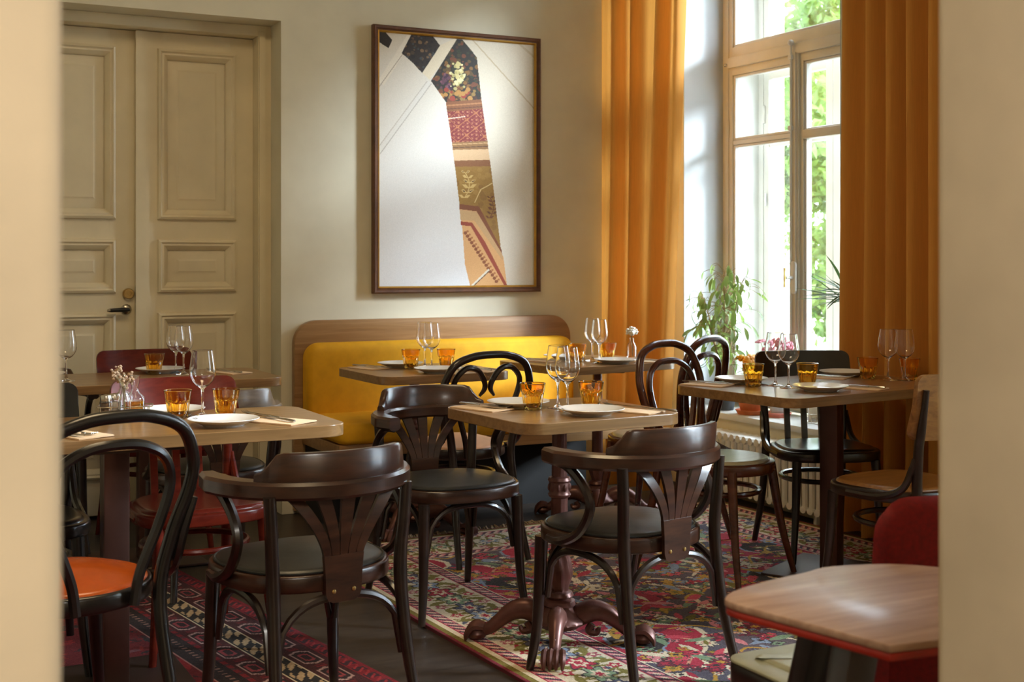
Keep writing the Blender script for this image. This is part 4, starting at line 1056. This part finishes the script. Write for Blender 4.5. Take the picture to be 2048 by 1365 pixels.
def tumbler_mesh():
    """faceted outer skin and smooth inner skin"""
    H_ = 0.088; n = 54; m = MB()
    def fac(q, z):
        k = 0 if z < 0.004 else min(1, (z - 0.004) / 0.006); k *= 1 if z < 0.050 else max(0, 1 - (z - 0.050) / 0.009)
        return 1 - 0.11 * k * abs(math.cos(4.5 * q)) ** 0.7
    zs = [0.0, 0.0, 0.003, 0.008, 0.016, 0.026, 0.036, 0.046, 0.051, 0.055, 0.059, 0.066, 0.076, 0.086]
    v = []; rows = []
    for i, z in enumerate(zs):
        r = 0.0 if i == 0 else 0.0285 + 0.0145 * (z / H_) ** 0.9 - (0.0015 if i == 1 else 0)
        rows.append([(r * fac(q, z) * math.cos(q), r * fac(q, z) * math.sin(q), z) for q in [2 * PI * k / n for k in range(n)]])
    for r, z in ((0.0429, 0.0872), (0.0424, 0.0878), (0.0412, 0.0878), (0.0406, 0.0872)): rows.append([(r * math.cos(2 * PI * k / n), r * math.sin(2 * PI * k / n), z) for k in range(n)])
    for i in range(9, -1, -1):
        u = i / 9; z = 0.011 + 0.074 * u; r = 0.0256 + 0.0144 * u ** 0.9 if i else 0.0235
        rows.append([(r * math.cos(2 * PI * k / n), r * math.sin(2 * PI * k / n), z if i else 0.0095) for k in range(n)])
    rows.append([(0, 0, 0.0095)] * n)
    m.loft(rows, caps=False); return m
def wineglass_mesh():
    out = [(0.0, 0.0), (0.034, 0.0), (0.0352, 0.0008), (0.034, 0.0018), (0.018, 0.0045), (0.0075, 0.010), (0.0042, 0.020), (0.0036, 0.045), (0.0038, 0.075), (0.0055, 0.086), (0.012, 0.0925), (0.023, 0.100), (0.0335, 0.1125), (0.0395, 0.127), (0.0408, 0.139), (0.0396, 0.155), (0.0365, 0.177), (0.0332, 0.198), (0.0320, 0.2062), (0.0319, 0.2070)]
    t = 0.0011
    inn = [(r - t, z) for r, z in reversed(out[12:])] + [(0.0222, 0.1017), (0.0115, 0.0945), (0.0, 0.0915)]
    return MB().lathe(out + [(0.0314, 0.2076)] + inn, 36)
def plate_mesh():
    prof = [(0.0, 0.0035), (0.052, 0.0035), (0.053, 0.0), (0.060, 0.0), (0.062, 0.003), (0.078, 0.010), (0.104, 0.0195), (0.1055, 0.0210), (0.1045, 0.0222), (0.080, 0.0135), (0.066, 0.0085), (0.060, 0.0075), (0.0, 0.0072)]
    return MB().lathe(prof, 48)
def fork_mesh():
    m = MB(); path = smooth([(-0.10, 0, 0.004), (-0.06, 0, 0.006), (0.0, 0, 0.005), (0.045, 0, 0.006), (0.062, 0, 0.004)], 5)
    m.tube(path, [0.0020, 0.0020, 0.0018, 0.0016, 0.0018], 8, flat=1.0, up=(0, 0, 1))
    m.v = [(x, y * (2.6 if x < -0.05 else 1.6), z) for x, y, z in m.v]
    m.loft([[(x, -w, z - 0.001), (x, w, z - 0.001), (x, w, z + 0.001), (x, -w, z + 0.001)] for x, w, z in ((0.050, 0.003, 0.005), (0.058, 0.010, 0.0035), (0.072, 0.0115, 0.003))])
    for k in range(4):
        y = -0.0098 + k * 0.00653; m.tube([(0.070, y, 0.003), (0.095, y * 0.98, 0.0045), (0.108, y * 0.95, 0.009)], [0.0017, 0.0015, 0.0008], 6)
    return m
def knife_mesh():
    m = MB(); m.tube([(-0.11, 0, 0.004), (-0.105, 0, 0.004), (-0.06, 0, 0.005), (-0.01, 0, 0.004)], [0.0025, 0.0042, 0.0038, 0.0026], 8); m.v = [(x, y * 1.5, z) for x, y, z in m.v]
    rings = []
    for x, a, b in ((-0.012, -0.004, 0.004), (0.01, -0.0075, 0.0075), (0.06, -0.009, 0.0085), (0.095, -0.006, 0.0085), (0.112, 0.006, 0.0085)):
        rings.append([(x, a, 0.0035), (x, b, 0.003), (x, b, 0.0055), (x, a, 0.0045)])
    return m.loft(rings)
def protomesh(mb, mat, ang):
    o = obj('proto', mb, mat, None, ang); me = o.data; bpy.data.objects.remove(o); return me
ME = {'tumbler': protomesh(tumbler_mesh(), 'amber', 35), 'wine_glass': protomesh(wineglass_mesh(), 'glass', 60), 'plate': protomesh(plate_mesh(), 'ceramic', 50),
      'fork': protomesh(fork_mesh(), 'steel', 40), 'knife': protomesh(knife_mesh(), 'steel', 40)}
def put(kind, label, cat, x, y, z=ZT_, rz=0.0, group=None):
    o = bpy.data.objects.new(kind, ME[kind]); COL.objects.link(o); o.location = (x, y, z); o.rotation_euler = (0, 0, rz)
    return tag(o, label, cat, group)
T_ = {1: 'the middle table with the claw foot base', 2: 'the left table before the yellow bench', 3: 'the table by the curtain', 4: 'the large window table', 5: 'the front left table', 6: 'the back left table'}
def tum(t, which, x, y): put('tumbler', f'{which} amber tumbler on {T_[t]}', 'glass', x, y, rz=x * 7, group='amber tumblers')
def wine(t, which, x, y): put('wine_glass', f'{which} on {T_[t]}', 'wine glass', x, y, group='empty wine glasses')
def letter_mark(parent, ang):
    """the small dark monogram printed on a plate rim"""
    m = MB(); x = 0
    for strokes in ([(0, 0, 0, 6), (0, 6, 4, 6), (0, 3, 3, 3), (0, 0, 4, 0)], [(6, 6, 6, 0), (6, 0, 9.5, 0)], [(11, 0, 13, 6), (13, 6, 15, 0), (12, 2.2, 14, 2.2)]):
        for (a, b, c, d) in strokes:
            L = math.hypot(c - a, d - b); nx, ny = -(d - b) / L * 0.5, (c - a) / L * 0.5; k = 0.0014
            q = [((a + nx), (b + ny)), ((a - nx), (b - ny)), ((c - nx), (d - ny)), ((c + nx), (d + ny))]
            m.add([((u - 7.5) * k, (v - 3) * k, 0.0) for u, v in q] + [((u - 7.5) * k, (v - 3) * k, 0.0004) for u, v in q], [(3, 2, 1, 0), (4, 5, 6, 7), (0, 1, 5, 4), (1, 2, 6, 5), (2, 3, 7, 6), (3, 0, 4, 7)])
    m.xf(Matrix.Rotation(R(-ang), 4, 'Z') @ Matrix.Translation((0, 0.091, 0.0176)) @ Matrix.Rotation(R(22), 4, 'X'))
    return obj('monogram', m, 'ink', parent, 0)
def plate(t, which, x, y, mark=None):
    o = put('plate', f'white plate {which} on {T_[t]}', 'plate', x, y, group='white dinner plates')
    if mark is not None: letter_mark(o, mark)
    return o
def napkin(t, which, x, y, w, d, rz, sleeve=False):
    n = thing('napkin', f'folded cream napkin {which} on {T_[t]}', 'napkin', (x, y, ZT_), rz, 'cream napkins')
    b = MB(); nx, ny = 10, 6; rows = []
    for lay, (z0, sx) in enumerate(((0.0006, 1.0), (0.0026, 0.985))):
        b.prism(rrect(w * sx, d * sx, 0.003, 2), z0, z0 + 0.0016, 0.0006)
    for v in range(len(b.v)):
        x_, y_, z_ = b.v[v]; b.v[v] = (x_, y_, z_ + 0.004 * max(0, (x_ / w - 0.35)) * (y_ / d + 0.5) * 2)
    obj('fold', b, 'paper', n, 30)
    k = MB().prism(rrect(w * 1.0, d * 0.42, 0.002, 2, 0, -d * 0.29), 0.0, 0.0006, 0); obj('edge_band', k, 'kraft', n, 30)
    return n
ZN = ZT_ + 0.0046
def cutlery(t, which, x, y, rf, rk, fo=(0, 0), ko=(0, 0), z=ZN):
    put('fork', f'steel fork {which} on {T_[t]}', 'fork', x + fo[0], y + fo[1], z, rf, 'steel forks')
    put('knife', f'steel knife {which} on {T_[t]}', 'knife', x + ko[0], y + ko[1], z + 0.001, rk, 'steel knives')

# middle table
tum(1, 'left', 1.988, 3.721); tum(1, 'right', 2.188, 3.683)
wine(1, 'wine glass farther back of the pair', 2.083, 3.720); wine(1, 'wine glass in front of the pair', 2.073, 3.640)
plate(1, 'behind the left tumbler', 1.985, 3.815); plate(1, 'with monogram at the right', 2.09, 3.515, -60)
napkin(1, 'at the left corner', 1.850, 3.815, 0.20, 0.105, R(-71)); cutlery(1, 'at the left corner', 1.878, 3.825, R(-71), R(-74), (0.008, 0.02), (-0.02, 0.01))
napkin(1, 'at the right end', 2.255, 3.525, 0.18, 0.10, R(-66)); cutlery(1, 'at the right end', 2.282, 3.545, R(108), R(106), (0.0, 0.05), (0.03, -0.03))
# table before the bench, left
tum(2, 'left', 2.249, 5.375); tum(2, 'right', 2.403, 5.33)
wine(2, 'left wine glass', 2.335, 5.415); wine(2, 'right wine glass', 2.325, 5.315)
plate(2, 'behind the left tumbler', 2.245, 5.49); plate(2, 'at the near edge', 2.28, 5.145)
napkin(2, 'at the left end', 2.085, 5.48, 0.19, 0.10, R(-74)); cutlery(2, 'at the left end', 2.10, 5.49, R(-72), R(-76), (0.02, 0), (-0.02, 0))
napkin(2, 'at the right end', 2.480, 5.135, 0.19, 0.10, R(-72)); cutlery(2, 'at the right end', 2.485, 5.15, R(108), R(104), (-0.02, 0), (0.02, 0))
# table by the curtain
tum(3, 'left', 3.126, 5.385); tum(3, 'right', 3.287, 5.372)
wine(3, 'left wine glass', 3.222, 5.41); wine(3, 'right wine glass', 3.175, 5.265)
plate(3, 'behind the left tumbler', 3.145, 5.55); plate(3, 'before the right tumbler', 3.235, 5.215)
napkin(3, 'at the left end', 2.965, 5.51, 0.19, 0.10, R(-66)); cutlery(3, 'at the left end', 2.965, 5.51, R(-66), R(-70), (0.02, 0), (-0.02, 0))
napkin(3, 'at the right end', 3.415, 5.225, 0.19, 0.10, R(-66)); cutlery(3, 'at the right end', 3.41, 5.235, R(112), R(108), (-0.02, 0), (0.02, 0))
V = thing('bud_vase', 'clear glass bottle vase with one white flower by the curtain', 'vase', (3.49, 5.475, ZT_))
vp = [(0.0, 0.0), (0.022, 0.0), (0.024, 0.004), (0.024, 0.055), (0.021, 0.066), (0.0115, 0.080), (0.0105, 0.098), (0.0125, 0.101), (0.0105, 0.1015), (0.0090, 0.098), (0.0098, 0.080), (0.019, 0.064), (0.0218, 0.054), (0.0218, 0.008), (0.0, 0.007)]
obj('bottle', MB().lathe(vp, 28), 'glass', V, 50)
Fw = thing('white_flower', 'single white carnation standing in the small bottle vase', 'flower', (3.49, 5.475, ZT_ + 0.010))
obj('stem', MB().tube(smooth([(0.006, 0, 0), (0.0, 0, 0.06), (-0.002, 0.001, 0.112)], 4), 0.0018, 6), 'spike', Fw)
fm = MB(); rg = random.Random(2)
for k in range(46):
    a_, b_ = rg.uniform(0, 6.28), rg.uniform(-0.5, 1.5); r_ = 0.022 + rg.uniform(-0.004, 0.006)
    c_ = Vector((r_ * math.cos(a_) * math.cos(b_), r_ * math.sin(a_) * math.cos(b_), 0.120 + r_ * 0.85 * math.sin(b_))); fm.ball(c_, 0.0075, 0.0075, 0.005, 6, 4)
fm.ball((0, 0, 0.118), 0.018); obj('bloom', fm, 'petal_white', Fw, 60)
# window table
tum(4, 'first from the left', 3.120, 4.02); tum(4, 'second from the left', 3.325, 3.945); tum(4, 'third from the left', 3.745, 4.065); tum(4, 'last from the left', 3.868, 3.955)
wine(4, 'left wine glass of the left pair', 3.212, 4.00); wine(4, 'right wine glass of the left pair', 3.196, 3.90); wine(4, 'left wine glass of the right pair', 3.775, 3.98); wine(4, 'right wine glass of the right pair', 3.822, 3.935)
plate(4, 'behind the first tumbler', 3.165, 4.155); plate(4, 'at the near edge', 3.235, 3.765); plate(4, 'behind the third tumbler', 3.75, 4.21)
napkin(4, 'at the left corner', 2.985, 4.135, 0.19, 0.105, R(-66)); cutlery(4, 'at the left corner', 3.01, 4.15, R(-62), R(-66), (0.02, 0), (-0.015, 0))
napkin(4, 'at the right of the near plate', 3.428, 3.762, 0.19, 0.105, R(-66)); cutlery(4, 'at the right of the near plate', 3.42, 3.80, R(112), R(108), (-0.01, 0.03), (0.02, -0.02))
napkin(4, 'at the far side', 3.605, 4.165, 0.19, 0.105, R(-62)); cutlery(4, 'at the far side', 3.61, 4.17, R(-60), R(-64), (0.02, 0), (-0.015, 0))
# front left table
tum(5, 'left', 0.902, 4.02); tum(5, 'right', 1.046, 3.995); wine(5, 'single wine glass', 0.982, 4.035)
plate(5, 'behind the left tumbler', 0.905, 4.125); plate(5, 'with monogram at the near edge', 0.985, 3.79, -50)
napkin(5, 'at the near left', 0.565, 3.76, 0.20, 0.11, R(-68)); cutlery(5, 'at the near left', 0.555, 3.775, R(-66), R(-70), (0.0, 0.01), (-0.03, 0))
napkin(5, 'at the right end', 1.158, 3.79, 0.19, 0.12, R(-58)); cutlery(5, 'at the right end', 1.14, 3.85, R(106), R(104), (0.0, 0.07), (0.012, -0.03))
# back left table
tum(6, 'only', 1.163, 5.63); wine(6, 'left wine glass of the pair', 1.258, 5.645); wine(6, 'right wine glass of the pair', 1.272, 5.56); wine(6, 'lone wine glass at the left', 0.776, 5.455)
plate(6, 'behind the amber tumbler', 1.20, 5.685); plate(6, 'at the left behind the lone glass', 0.70, 5.66)
napkin(6, 'at the right end', 1.47, 5.54, 0.19, 0.105, R(-72)); cutlery(6, 'at the right end', 1.45, 5.56, R(106), R(102), (0, 0.03), (0.02, -0.01))

# condiments in a wire caddy on the front left table
Cd = thing('condiment_caddy', 'chrome wire caddy holding pepper, salt and oil bottle', 'caddy', (0.755, 4.085, ZT_), R(-14))
w = MB()
for z in (0.004, 0.040):
    w.tube([(x, y, z) for x, y in rrect(0.165, 0.085, 0.02, 5)], 0.0018, 6, True)
obj('wire_rim', w, 'chrome', Cd)
w = MB()
for x in (-0.07, 0.0, 0.07):
    for y in (-0.0425, 0.0425): w.tube([(x, y, 0.003), (x, y, 0.040)], 0.0014, 6)
    w.tube([(x, -0.0425, 0.003), (x, 0.0425, 0.003)], 0.0014, 6)
w.tube([(-0.08, 0, 0.003), (0.08, 0, 0.003)], 0.0014, 6)
obj('upright_wires', w, 'chrome', Cd)
w = MB(); w.tube(smooth([(0.0, 0.0, 0.003), (0.0, 0, 0.09), (0.0, 0.006, 0.13), (-0.004, 0.016, 0.137), (0.0, 0.006, 0.11)], 5), 0.002, 6); obj('carry_loop', w, 'chrome', Cd)
def shaker(name, label, x, y, fill, fmat):
    s = thing(name, label, 'shaker', (x, y, ZT_ + 0.0056))
    obj('glass_body', MB().lathe([(0.0, 0.0), (0.018, 0.0), (0.019, 0.003), (0.019, 0.048), (0.0165, 0.055), (0.0150, 0.055), (0.0172, 0.047), (0.0172, 0.004), (0.0, 0.004)], 24), 'glass', s, 50)
    obj('contents', MB().lathe([(0.0, 0.0045), (0.0166, 0.0045), (0.0166, fill), (0.0, fill + 0.002)], 20), fmat, s, 50)
    obj('lid', MB().lathe([(0.0168, 0.052), (0.0172, 0.054), (0.0172, 0.064), (0.0150, 0.070), (0.0, 0.073)], 24), 'chrome', s, 50)
shaker('pepper_shaker', 'glass pepper shaker with metal lid at the left of the caddy', 0.697, 4.082, 0.046, 'pepper')
shaker('salt_shaker', 'glass salt shaker with metal lid behind the pepper shaker', 0.728, 4.112, 0.045, 'salt')
def cruet(name, label, x, y, fill):
    s = thing(name, label, 'bottle', (x, y, ZT_ + 0.0056))
    pr_ = [(0.0, 0.0), (0.0295, 0.0), (0.0305, 0.003), (0.0305, 0.056), (0.028, 0.062), (0.014, 0.075), (0.0105, 0.085), (0.0105, 0.098), (0.0135, 0.104), (0.016, 0.128), (0.0148, 0.1285), (0.0122, 0.105), (0.0090, 0.098), (0.0090, 0.085), (0.0125, 0.074), (0.0265, 0.061), (0.0288, 0.055), (0.0288, 0.004), (0.0, 0.004)]
    obj('glass_body', MB().lathe(pr_, 28), 'glass', s, 50)
    if fill: obj('oil', MB().lathe([(0.0, 0.0044), (0.0284, 0.0044), (0.0284, fill), (0.0, fill)], 28), 'oil', s, 50)
cruet('oil_bottle', 'glass cruet bottle half full of golden oil in the caddy', 0.782, 4.072, 0.050)
cruet('vinegar_bottle', 'empty clear cruet bottle behind the dried flowers', 0.757, 4.128, 0.0)
V = thing('bud_vase', 'narrow clear bottle vase with dried flowers beside the oil bottle', 'vase', (0.742, 4.025, ZT_))
obj('bottle', MB().lathe([(r * 0.82, z * 1.05) for r, z in vp], 28), 'glass', V, 50)
Df = thing('dried_flowers', 'sprig of dried pinkish brown flowers in the narrow bottle vase', 'flowers', (0.742, 4.025, ZT_ + 0.010))
rg = random.Random(8); st = MB(); hd = MB()
for k in range(11):
    a_ = rg.uniform(0, 6.28); r_ = rg.uniform(0.01, 0.055); h_ = rg.uniform(0.10, 0.155)
    e = Vector((r_ * math.cos(a_) , r_ * math.sin(a_), h_)); st.tube(smooth([(0.003 * math.cos(a_), 0.003 * math.sin(a_), 0.0), (0.004 * math.cos(a_), 0.004 * math.sin(a_), 0.085), tuple(e)], 3), 0.0007, 4)
    for q in range(7): hd.ball(e + Vector((rg.uniform(-.012, .012), rg.uniform(-.012, .012), rg.uniform(-.012, .012))), rg.uniform(0.003, 0.0055), n=6, m=4)
obj('stems', st, 'stem', Df); obj('flower_heads', hd, 'dry', Df)

# ================================================================== WINDOW SILL PLANTS
ZS = SILL + 0.0005
def pot(name, label, x, y, r, h, mat, saucer=None, cat='flower pot'):
    p = thing(name, label, cat, (x, y, ZS)); z = 0.0
    if saucer: obj('saucer', MB().lathe([(0.0, 0.0), (r * 0.98, 0.0), (r * 1.18, 0.022), (r * 1.12, 0.024), (r * 0.95, 0.006), (0, 0.006)], 28), saucer, p, 40); z = 0.007
    obj('pot', MB().lathe([(0.0, z), (r * 0.74, z), (r * 0.98, z + h * 0.8), (r * 1.04, z + h * 0.8), (r * 1.06, z + h), (r * 0.98, z + h), (r * 0.92, z + h * 0.86), (0.0, z + h * 0.86)], 28), mat, p, 40)
    obj('soil', MB().lathe([(0.0, z + h * 0.9), (r * 0.93, z + h * 0.865)], 20), 'soil', p); return p, z + h * 0.88
def leaf_mesh(L, w, droop, fold=0.25):
    m = MB(); rows = []
    for i in range(6):
        u = i / 5; hw = w / 2 * math.sin(PI * min(1, u * 0.92 + 0.06)) ** 0.8 * (1 if u < 1 else 0.05); z = -droop * L * u * u; rows.append([(-hw, L * u, z + hw * fold), (0, L * u, z), (hw, L * u, z + hw * fold)])
    v = [p for r in rows for p in r]; f = []
    for i in range(5):
        for k in range(2): f.append((i * 3 + k, i * 3 + k + 1, (i + 1) * 3 + k + 1, (i + 1) * 3 + k))
    return m.add(v, f)
def leaves_on(parent, mesh_list, spots, nm='leaf'):
    for (p, az, tilt, sc) in spots:
        o = bpy.data.objects.new(nm, random.choice(mesh_list)); COL.objects.link(o); o.parent = parent; o.location = p
        o.rotation_euler = (tilt, random.uniform(-0.4, 0.4), az); o.scale = (sc, sc, sc)
fl = [protomesh(leaf_mesh(0.075, 0.026, d), 'leaf', 60) for d in (0.15, 0.35, 0.55)]
fp, zz = pot('potted_ficus', 'tall weeping ficus in a slate pot at the left of the sill', 4.20, 5.66, 0.065, 0.115, 'slate', None, 'plant')
rg = random.Random(21); tr = MB(); spots = []
for (dx, dy, h_, n_) in ((0.0, 0.0, 0.66, 60), (-0.02, 0.05, 0.52, 46), (0.02, -0.03, 0.60, 52), (-0.04, 0.01, 0.42, 40)):
    p = smooth([(dx * 0.3, dy * 0.3, zz - 0.01), (dx, dy, zz + h_ * 0.45), (dx * 2.2, dy * 2, zz + h_ * 0.85), (dx * 3, dy * 2.8, zz + h_)], 6)
    tr.tube(p, [0.006, 0.005, 0.003, 0.0012], 6)
    for k in range(n_):
        u = 0.25 + 0.75 * k / n_; q = p[min(len(p) - 1, int(u * (len(p) - 1)))]; a_ = rg.uniform(0, 6.28); L = rg.uniform(0.03, 0.16) * (1.15 - 0.5 * abs(u - 0.6))
        e = q + Vector((0.6 * L * math.cos(a_) , L * math.sin(a_), rg.uniform(-0.05, 0.05)))
        if e.x + 4.20 > 4.37: e.x = 4.37 - 4.20
        if e.y + 5.66 > 5.91: e.y = 5.91 - 5.66
        tr.tube(smooth([tuple(q), tuple(q.lerp(e, 0.6) + Vector((0, 0, 0.02))), tuple(e)], 3), 0.0012, 4)
        spots.append((tuple(e), a_ - PI / 2, rg.uniform(-1.5, -0.2), rg.uniform(0.6, 1.15)))
obj('branches', tr, 'stem', fp); leaves_on(fp, fl, spots)
def flowering(name, label, x, y, potmat, saucer, r, h, petal, nfl, nlf, hgt, seed, spread):
    f_, z_ = pot(name, label, x, y, r, h, potmat, saucer, 'plant'); rg = random.Random(seed); st = MB(); spots = []
    pm = MB()
    for k in range(5): pm.ball((0.014 * math.cos(k * 1.2566), 0.014 * math.sin(k * 1.2566), 0), 0.013, 0.013, 0.004, 8, 4)
    pm.ball((0, 0, 0.003), 0.006, n=6, m=4); pme = protomesh(pm, petal, 60)
    for k in range(nfl):
        a_ = rg.uniform(0, 6.28); d_ = rg.uniform(0.02, spread); e = Vector((d_ * math.cos(a_) * 0.7, d_ * math.sin(a_), z_ + hgt * rg.uniform(0.7, 1.0)))
        st.tube(smooth([(0, 0, z_ - 0.01), (e.x * 0.5, e.y * 0.5, z_ + hgt * 0.5), tuple(e)], 4), 0.0015, 5)
        o = bpy.data.objects.new('blossom', pme); COL.objects.link(o); o.parent = f_; o.location = e; o.rotation_euler = (rg.uniform(-1, 1), rg.uniform(-1.2, 0.2), 0); o.scale = [rg.uniform(0.8, 1.3)] * 3
    for k in range(nlf):
        a_ = rg.uniform(0, 6.28); d_ = rg.uniform(0.0, spread * 0.9); spots.append(((d_ * math.cos(a_) * 0.7, d_ * math.sin(a_), z_ + hgt * rg.uniform(0.1, 0.85)), a_ - PI / 2, rg.uniform(-0.8, 0.5), rg.uniform(0.5, 0.95)))
    obj('stems', st, 'leaf', f_); leaves_on(f_, fl, spots)
flowering('potted_marigold', 'orange flowering plant in a terracotta pot on a saucer', 4.205, 5.44, 'terracotta', 'terracotta', 0.068, 0.09, 'petal_orange', 12, 46, 0.22, 5, 0.10)
flowering('potted_geranium', 'pink flowering plant in a pale grey pot on a pink saucer', 4.255, 5.27, 'greypot', 'pinkclay', 0.055, 0.10, 'petal_pink', 22, 36, 0.30, 6, 0.12)
# spiky plant behind the right curtain
sp, zz = pot('potted_yucca', 'spiky yucca whose leaves poke out beside the right curtain', 4.24, 4.79, 0.07, 0.13, 'slate', None, 'plant')
obj('trunk', MB().tube(smooth([(0, 0, zz - 0.02), (0.01, -0.02, zz + 0.28), (0, -0.04, zz + 0.53)], 5), [0.016, 0.013], 8), 'bark', sp)
sl = [protomesh(leaf_mesh(0.30, 0.022, d, 0.4), 'spike', 60) for d in (0.05, 0.25)]; rg = random.Random(12)
sp_ = []
for k in range(34):
    a_ = rg.uniform(0, 6.28)
    if math.cos(a_) > 0.45: a_ += PI
    sp_.append(((0, -0.04, zz + 0.53 + rg.uniform(-0.04, 0.02)), a_ - PI / 2, rg.uniform(-0.35, 1.1), rg.uniform(0.55, 0.85)))
leaves_on(sp, sl, sp_)
# second caddy at the right of the sill
C2 = thing('condiment_caddy', 'chrome wire caddy standing on the white window sill', 'caddy', (4.25, 4.96, ZS), R(85))
w = MB()
for z in (0.004, 0.040): w.tube([(x, y, z) for x, y in rrect(0.165, 0.085, 0.02, 5)], 0.0018, 6, True)
obj('wire_rim', w, 'chrome', C2)
w = MB()
for x in (-0.07, 0.0, 0.07):
    for y in (-0.0425, 0.0425): w.tube([(x, y, 0.003), (x, y, 0.040)], 0.0014, 6)
    w.tube([(x, -0.0425, 0.003), (x, 0.0425, 0.003)], 0.0014, 6)
w.tube([(-0.08, 0, 0.003), (0.08, 0, 0.003)], 0.0014, 6)
obj('upright_wires', w, 'chrome', C2)
def sill_bottle(name, label, x, y, fill):
    s = thing(name, label, 'bottle', (x, y, ZS + 0.0056))
    obj('glass_body', MB().lathe([(0.0, 0.0), (0.026, 0.0), (0.027, 0.003), (0.027, 0.085), (0.013, 0.105), (0.011, 0.13), (0.0095, 0.13), (0.0110, 0.104), (0.0252, 0.084), (0.0252, 0.004), (0.0, 0.004)], 24), 'glass', s, 50)
    if fill: obj('oil', MB().lathe([(0.0, 0.0044), (0.0248, 0.0044), (0.0248, fill), (0.0, fill)], 24), 'oil', s, 50)
sill_bottle('oil_bottle', 'glass bottle of amber oil in the caddy on the sill', 4.25, 4.925, 0.075)
sill_bottle('water_bottle', 'clear empty bottle in the caddy on the sill', 4.25, 4.995, 0)

# ================================================================== OUTSIDE
struct('ground', MB().box(4.8, 40, -20, 40, -0.75, -0.6), 'grass', ang=0)
def tree(label, x, y, h, r, seed, n=9000):
    t = thing('tree', label, 'tree', (x, y, -0.6)); g = np.random.default_rng(seed)
    obj('trunk', MB().tube(smooth([(0, 0, 0), (0.08, 0.05, h * 0.3), (-0.05, 0.1, h * 0.6), (0.05, 0, h * 0.85)], 5), [0.17, 0.13, 0.10, 0.04], 10).tube(smooth([(0.05, 0.05, h * 0.35), (0.6, 0.3, h * 0.55), (1.0, 0.2, h * 0.75)], 4), [0.07, 0.05, 0.02], 8).tube(smooth([(0.0, 0.05, h * 0.4), (-0.5, -0.5, h * 0.6), (-0.9, -0.8, h * 0.75)], 4), [0.07, 0.05, 0.02], 8), 'bark', t)
    nb = 46; bc = g.normal(0, 1, (nb, 3)); bc /= np.linalg.norm(bc, axis=1)[:, None]; bc *= (g.random(nb) ** 0.45)[:, None]; bc *= np.array((r, r, h * 0.42)); bc[:, 2] += h * 0.56
    br = g.uniform(0.30, 0.75, nb) * r * 0.42
    idx = g.integers(0, nb, n); d = g.normal(0, 1, (n, 3)); d /= np.linalg.norm(d, axis=1)[:, None]
    c = bc[idx] + d * (br[idx] * g.random(n) ** 0.33)[:, None]; c[:, 2] = np.maximum(c[:, 2], 0.25)
    u = g.normal(0, 1, (n, 3)); u /= np.linalg.norm(u, axis=1)[:, None]; v = np.cross(u, g.normal(0, 1, (n, 3))); v /= np.linalg.norm(v, axis=1)[:, None]
    s = g.uniform(0.05, 0.10, n)[:, None]; nn = np.cross(u, v)
    P = np.stack([c - u * s, c + v * s * 0.6 + nn * s * 0.15, c + u * s, c - v * s * 0.6 + nn * s * 0.15], 1).reshape(-1, 3)
    F = [(4 * k, 4 * k + 1, 4 * k + 2, 4 * k + 3) for k in range(n)]
    me = bpy.data.meshes.new('foliage'); me.from_pydata(P.tolist(), [], F); me.materials.append(M['tree_leaf'])
    o = bpy.data.objects.new('foliage', me); COL.objects.link(o); o.parent = t; o['kind'] = 'stuff'
tree('leafy tree straight outside the middle of the window', 10.6, 11.4, 6.4, 2.1, 1, 14000)
tree('leafy tree outside, seen through the right sash of the window', 14.8, 15.2, 7.4, 2.5, 2, 14000)
tree('leafy tree outside, nearest the cream house wall', 10.8, 17.6, 6.8, 2.3, 3, 14000)
tree('leafy tree farthest out beyond the window', 17.0, 22.5, 8.5, 3.2, 4, 12000)
